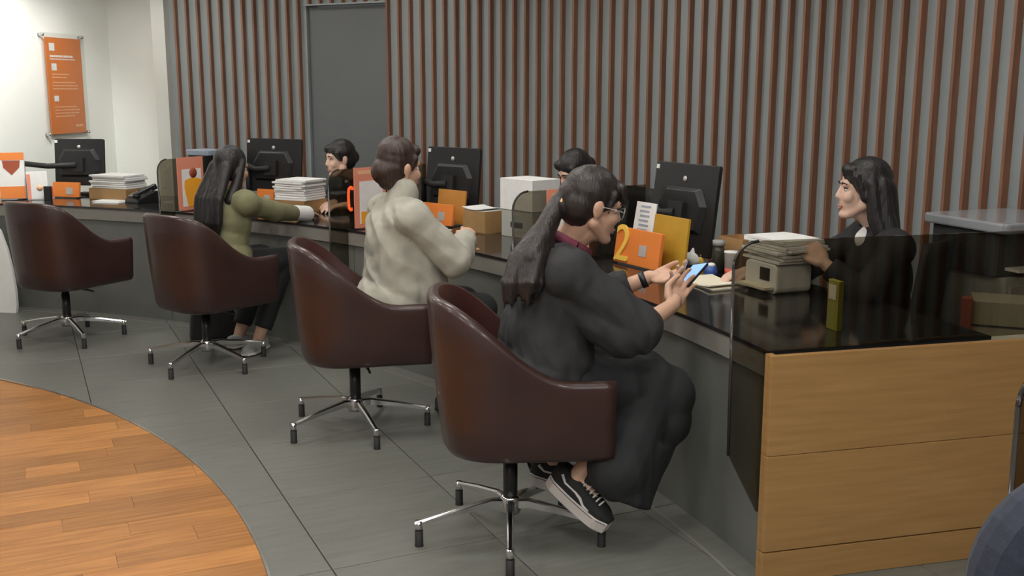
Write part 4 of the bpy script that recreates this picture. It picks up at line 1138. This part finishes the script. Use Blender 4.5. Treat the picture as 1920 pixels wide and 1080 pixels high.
for s_ in (-1, 1):
    ring_ = [hh(s_ * (0.033 + 0.024 * math.cos(a)), 0.096 - 0.006 * abs(math.cos(a)), 0.004 + 0.019 * math.sin(a)) for a in [2 * PI * k / 20 for k in range(21)]]
    g.tube(ring_, 0.0013, 6, cap=False); g.tube([hh(s_ * 0.057, 0.090, 0.008), hh(s_ * 0.079, 0.05, 0.010), hh(s_ * 0.082, -0.012, 0.006)], 0.0013, 6)
g.tube([hh(-0.010, 0.099, 0.008), hh(0, 0.102, 0.011), hh(0.010, 0.099, 0.008)], 0.0013, 6)
g.build('glasses', 'silver', p1.root)
wd_ = (wrL - j['elL']).normalized()
bR = wd_.to_track_quat('Z', 'Y').to_matrix()
MB().lathe([(0.029, -0.011), (0.0315, -0.010), (0.0315, 0.010), (0.029, 0.011)], wrL - wd_ * 0.025 - p1.org, 20, mtx=bR).build('wristband', 'black', p1.root)
# the phone in her hands
ph = thing('smartphone', 'smartphone with a pale blue screen held by the woman in charcoal', 'smartphone', V3(0.628, 3.655, 0.902))
ph.rotation_euler = (math.radians(30), math.radians(-14), math.radians(-52))
MB().rbox((0, 0, 0), (0.072, 0.148, 0.008), 0.008).build('body', 'black', ph, 0.001)
MB().box((0, 0, 0.0046), (0.066, 0.136, 0.0012)).build('screen', 'screen', ph)
MB().box((0.0, 0.07, 0.0046), (0.03, 0.004, 0.0014)).build('speaker', 'darkgrey', ph)

# ---------- woman in the beige sweater
wrR, wrL = V3(-0.215, 4.905, 0.855), V3(-0.33, 5.06, 0.80)
J = dict(pelvis=(-0.01, 0, 0.585), chest=(0.025, 0, 0.875), neck=(0.04, 0, 1.065), head=V3(-0.503, 4.775, 1.195),
         shL=(0.03, 0.165, 0.99), shR=(0.03, -0.165, 0.99), elR=(0.20, -0.235, 0.80), elL=(0.17, 0.22, 0.80), wrR=wrR, wrL=wrL,
         knR=(0.40, -0.09, 0.54), knL=(0.40, 0.11, 0.54), anR=(0.33, -0.09, 0.07), anL=(0.33, 0.10, 0.07), toR=(0.43, -0.10, 0.045), toL=(0.43, 0.11, 0.045))
hands = {'R': (V3(0.10, 0.85, 0.40), V3(-0.3, 0.3, -0.9), V3(-0.9, 0.1, 0.1), (0.55, 0.6, 0.65, 0.7), 0.6),
         'L': (V3(0.85, 0.25, 0.0), V3(0, 0, -1), V3(0.2, -0.9, 0.0), (0.15, 0.15, 0.18, 0.2), 0.1)}
p2 = PersonH('woman in a beige sweater with pinned-up brown hair leaning on the counter', (-0.535, 4.72), 28, J, (36, -6), skin='skin', voxel=0.0055, hairm='hair_brown', hands=hands)
j = p2.j
ps = p2.torso_cloth(0.024, hem=True, belly=0.005) + p2.sleeve('R', 0.022, 0.93) + p2.sleeve('L', 0.022, 0.93)
ps += [('c', j['neck'] + V3(0, 0, -0.02), j['neck'] + V3(0.008, 0.004, 0.035), 0.064, 0.060), ('c', p2.w(0.02, -0.06, 0.93), p2.w(0.02, -0.07, 0.67), 0.118, 0.130), ('c', p2.w(0.02, 0.06, 0.93), p2.w(0.02, 0.07, 0.67), 0.118, 0.130), ('c', p2.w(0.06, -0.10, 0.92), p2.w(0.10, -0.10, 0.66), 0.09, 0.11)]
p2.cloth('sweater', ps, 'beige_knit', 0.0075, 0.017, (7, 7, 8), smooth=2)
p2.trousers('black_cloth', voxel=0.010)
for S in 'LR': shoe(p2, j['an' + S], j['to' + S] - j['an' + S] + V3(0, 0, 0.025), 0, 0, 'black', 'black_matte')
def ex2(h, R):
    e = [('e', h(0, -0.085, -0.015), (0.062, 0.055, 0.062), R), ('e', h(0.0, -0.06, -0.055), (0.056, 0.045, 0.045), R), ('e', h(0, 0.05, 0.085), (0.062, 0.035, 0.030), R), ('e', h(0, -0.03, 0.07), (0.083, 0.085, 0.075), R)]
    for s_ in (-1, 1): e.append(('c', h(s_ * 0.068, 0.030, 0.05), h(s_ * 0.072, 0.015, 0.01), 0.016, 0.008))
    return e
hair_cap(p2, 'hair_brown', ex2, fold=0.004)

# ---------- woman in the olive top with long hair
wrR, wrL = V3(-1.285, 6.445, 0.795), V3(-1.60, 6.42, 0.80)
J = dict(pelvis=(-0.01, 0, 0.565), chest=(0.03, 0, 0.80), neck=(0.045, 0, 0.975), head=V3(-1.617, 6.115, 1.095),
         shL=(0.04, 0.16, 0.905), shR=(0.05, -0.16, 0.905), elR=V3(-1.405, 6.215, 0.835), elL=(0.24, 0.19, 0.79), wrR=wrR, wrL=wrL,
         knR=(0.385, -0.09, 0.53), knL=(0.385, 0.10, 0.53), anR=V3(-1.52, 6.16, 0.07), anL=V3(-1.66, 6.25, 0.07), toR=V3(-1.545, 6.06, 0.045), toL=V3(-1.60, 6.37, 0.045))
hands = {'R': (V3(0.45, 0.85, -0.05), V3(0, 0, -1), V3(-0.85, 0.45, 0), (0.25, 0.25, 0.3, 0.3), 0.2),
         'L': (V3(0.7, 0.6, -0.05), V3(0, 0, -1), V3(0.6, -0.7, 0), (0.25, 0.25, 0.3, 0.3), 0.2)}
p3 = PersonH('woman in an olive top with long dark hair reaching across the counter', (-1.68, 6.06), 55, J, (52, -10), skin='skin', voxel=0.0065, hairm='hair_black', hands=hands)
j = p3.j
ps = p3.torso_cloth(0.022, hem=True, belly=0.01) + p3.sleeve('R', 0.014, 0.72) + p3.sleeve('L', 0.014, 0.9)
p3.cloth('top', ps, 'olive', 0.009, 0.007, (8, 8, 5))
d = (j['wrR'] - j['elR'])
p3.cloth('white_cuff', [('k', j['elR'] + d * 0.66, j['wrR'] + d * 0.22, 0.046, 0.050)], 'shirt_white', 0.008, 0.004)
p3.trousers('black_cloth', voxel=0.011, to=0.85)
for S in 'LR': shoe(p3, j['an' + S], j['to' + S] - j['an' + S] + V3(0, 0, 0.025), 0, 0, 'grey' if S == 'R' else 'grey', 'sole_white')
def ex3(h, R):
    e = []
    rnd = random.Random(6)
    for n_ in range(15):
        dx = -0.07 + 0.01 * n_; r = rnd.uniform(0.022, 0.030); zb_ = 0.66 + rnd.uniform(0, 0.09) + abs(dx) * 0.5
        q = [h(dx * 0.8, -0.075, 0.0), h(dx * 1.1, -0.105, -0.09), h(dx * 1.3, -0.135, -0.19)]
        q += [Vector((q[2].x - 0.01, q[2].y - 0.012, 0.80)), Vector((q[2].x - 0.012, q[2].y - 0.015, zb_))]
        for i in range(4): e.append(('c', q[i], q[i + 1], r * (1.3 if i == 0 else 1), r * (1 if i < 3 else 0.3)))
    for s_ in (-1, 1):
        e.append(('c', h(s_ * 0.072, 0.01, 0.04), h(s_ * 0.080, -0.02, -0.10), 0.022, 0.03))
        e.append(('c', h(s_ * 0.080, -0.02, -0.10), h(s_ * 0.085, -0.06, -0.19), 0.03, 0.03))
    return e
hair_cap(p3, 'hair_black', ex3, 0.007, fold=0.004)

# ---------- clerks in black suits
def clerk(label, org, yaw, J, head, hands, hairm, ex, skin='skin_pale', voxel=0.0065):
    p = PersonH(label, org, yaw, J, head, skin=skin, voxel=voxel, hairm=hairm, hands=hands)
    ps = p.torso_cloth(0.020, hem=True, belly=0.0) + p.sleeve('R', 0.014, 0.92) + p.sleeve('L', 0.014, 0.92)
    p.cloth('suit_jacket', ps, 'suit', 0.010, 0.006)
    jn, jc = p.j['neck'], p.j['chest']
    p.cloth('blouse', [('c', jn + V3(0, 0, -0.012), jc + (jn - jc) * 0.75 + p.f * 0.052, 0.050, 0.045)], 'shirt_white', 0.008, 0.0)
    p.trousers('suit', voxel=0.012)
    for S in 'LR': shoe(p, p.j['an' + S], p.j['to' + S] - p.j['an' + S] + V3(0, 0, 0.025), 0, 0, 'black', 'black_matte')
    hair_cap(p, hairm, ex, 0.0065, fold=0.0025)
    return p
def sitJ(org, yaw, head, z_sh=0.93, **k):
    J = dict(pelvis=(-0.01, 0, 0.565), chest=(0.015, 0, 0.80), neck=(0.02, 0, z_sh + 0.065), head=head, shL=(0.015, 0.165, z_sh), shR=(0.015, -0.165, z_sh),
             elR=(0.13, -0.225, 0.73), elL=(0.13, 0.225, 0.73), wrR=(0.32, -0.12, 0.80), wrL=(0.32, 0.12, 0.80),
             knR=(0.38, -0.10, 0.53), knL=(0.38, 0.10, 0.53), anR=(0.34, -0.10, 0.07), anL=(0.34, 0.10, 0.07), toR=(0.44, -0.11, 0.045), toL=(0.44, 0.11, 0.045))
    J.update(k); return J
def stdh(yaw):
    a = math.radians(yaw); f_ = V3(math.cos(a), math.sin(a), 0); l_ = V3(-math.sin(a), math.cos(a), 0)
    return {'R': (f_ + l_ * 0.3, V3(0, 0, -1), l_, (0.25, 0.25, 0.3, 0.3), 0.2), 'L': (f_ - l_ * 0.3, V3(0, 0, -1), -l_, (0.25, 0.25, 0.3, 0.3), 0.2)}
def ex_short(h, R):
    return [('e', h(0, -0.10, 0.0), (0.045, 0.04, 0.045), R), ('e', h(0.03, 0.055, 0.075), (0.045, 0.024, 0.03), R), ('c', h(0.066, 0.035, 0.05), h(0.072, 0.015, 0.0), 0.016, 0.008), ('c', h(-0.066, 0.035, 0.05), h(-0.072, 0.015, 0.0), 0.016, 0.008)]
def ex_long(h, R):
    e = [('e', h(0, 0.045, 0.085), (0.060, 0.034, 0.026), R)]
    for s_ in (-1, 1):
        for y in (-0.02, -0.06):
            e += [('c', h(s_ * 0.070, y, 0.03), h(s_ * 0.080, y - 0.012, -0.10), 0.026, 0.032), ('c', h(s_ * 0.080, y - 0.012, -0.10), h(s_ * 0.088, y - 0.03, -0.16), 0.032, 0.034)]
        e.append(('c', h(s_ * 0.064, 0.036, 0.06), h(s_ * 0.076, 0.012, -0.03), 0.015, 0.012))
    for x in (-0.04, 0, 0.04): e += [('c', h(x, -0.08, 0.0), h(x * 1.2, -0.09, -0.16), 0.045, 0.045)]
    return e
# profile clerk beside the slats
org = (1.49, 4.20)
J = sitJ(org, 182, V3(1.392, 4.195, 1.155), 0.945, wrR=V3(1.005, 4.385, 0.795), elR=V3(1.24, 4.43, 0.80), elL=V3(1.36, 3.985, 0.77), wrL=V3(1.225, 4.06, 0.875))
hd = {'R': (V3(-0.95, -0.22, -0.12), V3(0, 0, -1), V3(0.2, -0.95, 0), (0.30, 0.32, 0.35, 0.38), 0.25), 'L': (V3(-0.35, 0.35, 0.55), V3(-0.2, 0.8, -0.3), V3(-0.8, 0, 0.3), (0.5, 0.5, 0.5, 0.5), 0.3)}
p6 = clerk('clerk in a black suit with shoulder-length hair, in profile behind smoked glass', org, 182, J, (176, -3), hd, 'hair_black', ex_long, voxel=0.0055)
# far clerk by the grey door
org = (-1.06, 7.27)
p4 = clerk('dark-haired clerk in a black suit in front of the grey door', org, 232, sitJ(org, 232, V3(-1.155, 7.10, 1.085), 0.885, elR=(0.12, -0.20, 0.76), elL=(0.14, 0.225, 0.77), wrR=(0.27, 0.05, 0.80), wrL=(0.31, 0.20, 0.795)), (212, -8), stdh(232), 'hair_black', ex_short)
# clerk whose head shows above the white box
org = (0.46, 6.07)
p5 = clerk('clerk bent over behind the posters, only dark hair and forehead showing', org, 220, sitJ(org, 220, V3(0.352, 5.95, 1.085), 0.885, elR=(0.12, -0.20, 0.76), elL=(0.12, 0.20, 0.76), wrR=(0.22, 0.01, 0.82), wrL=(0.24, 0.06, 0.80)), (205, -28), stdh(220), 'hair_black', ex_short)

# ---------- staff office chairs
def office_chair(x, y, yaw, label):
    t = thing('office_chair', label, 'chair', (x, y, 0), math.radians(yaw), 'black staff chairs behind the counter')
    MB().rbox((0.02, 0, 0.42), (0.44, 0.44, 0.06), 0.07).build('seat', 'black_matte', t, 0.02)
    mb = MB(); sec = []
    for i in range(9):
        v_ = i / 8; z = 0.50 + 0.48 * v_
        for k in range(9):
            u_ = k / 8 - 0.5; wv = 0.50 * (1 - 0.12 * v_ ** 3)
            sec.append((-0.235 - 0.05 * v_ + 0.10 * (2 * u_) ** 2 * 0.5, u_ * wv, z))
    back_ = [(x_ - 0.03, y_, z_) for x_, y_, z_ in sec]
    n_ = 81; fs = []
    for i in range(8):
        for k in range(8):
            a = i * 9 + k; fs.append((a, a + 1, a + 10, a + 9)); fs.append((n_ + a, n_ + a + 9, n_ + a + 10, n_ + a + 1))
    rim = [k for k in range(9)] + [9 * i + 8 for i in range(1, 9)] + [72 + k for k in range(7, -1, -1)] + [9 * i for i in range(7, 0, -1)]
    for i in range(len(rim)): a, b = rim[i], rim[(i + 1) % len(rim)]; fs.append((a, n_ + a, n_ + b, b))
    mb.add(sec + back_, fs, True); mb.build('backrest', 'black_matte', t)
    MB().tube([(-0.06, 0, 0.385), (-0.27, 0, 0.40), (-0.305, 0, 0.52), (-0.31, 0, 0.62)], 0.018, 8).build('spine', 'black', t)
    MB().lathe([(0, 0.39), (0.03, 0.39), (0.025, 0.12), (0.04, 0.08), (0, 0.07)], seg=14).build('column', 'black', t)
    for k in range(5):
        a = 2 * PI * k / 5
        l = MB().tube([(0.03, 0, 0.095), (0.28, 0, 0.07)], [0.02, 0.014], 8).build('leg', 'black', t); l.rotation_euler = (0, 0, a)
        MB().lathe([(0, -0.011), (0.027, -0.011), (0.027, 0.011), (0, 0.011)], (0.28, 0, 0.028), 14, mtx=RX(PI / 2)).build('caster', 'black_matte', l)
    return t
office_chair(1.44, 4.215, 150, 'black office chair of the profile clerk')
office_chair(-1.035, 7.30, 232, 'black office chair of the clerk in front of the grey door')
office_chair(0.485, 6.095, 220, 'black office chair of the clerk hidden behind the posters')
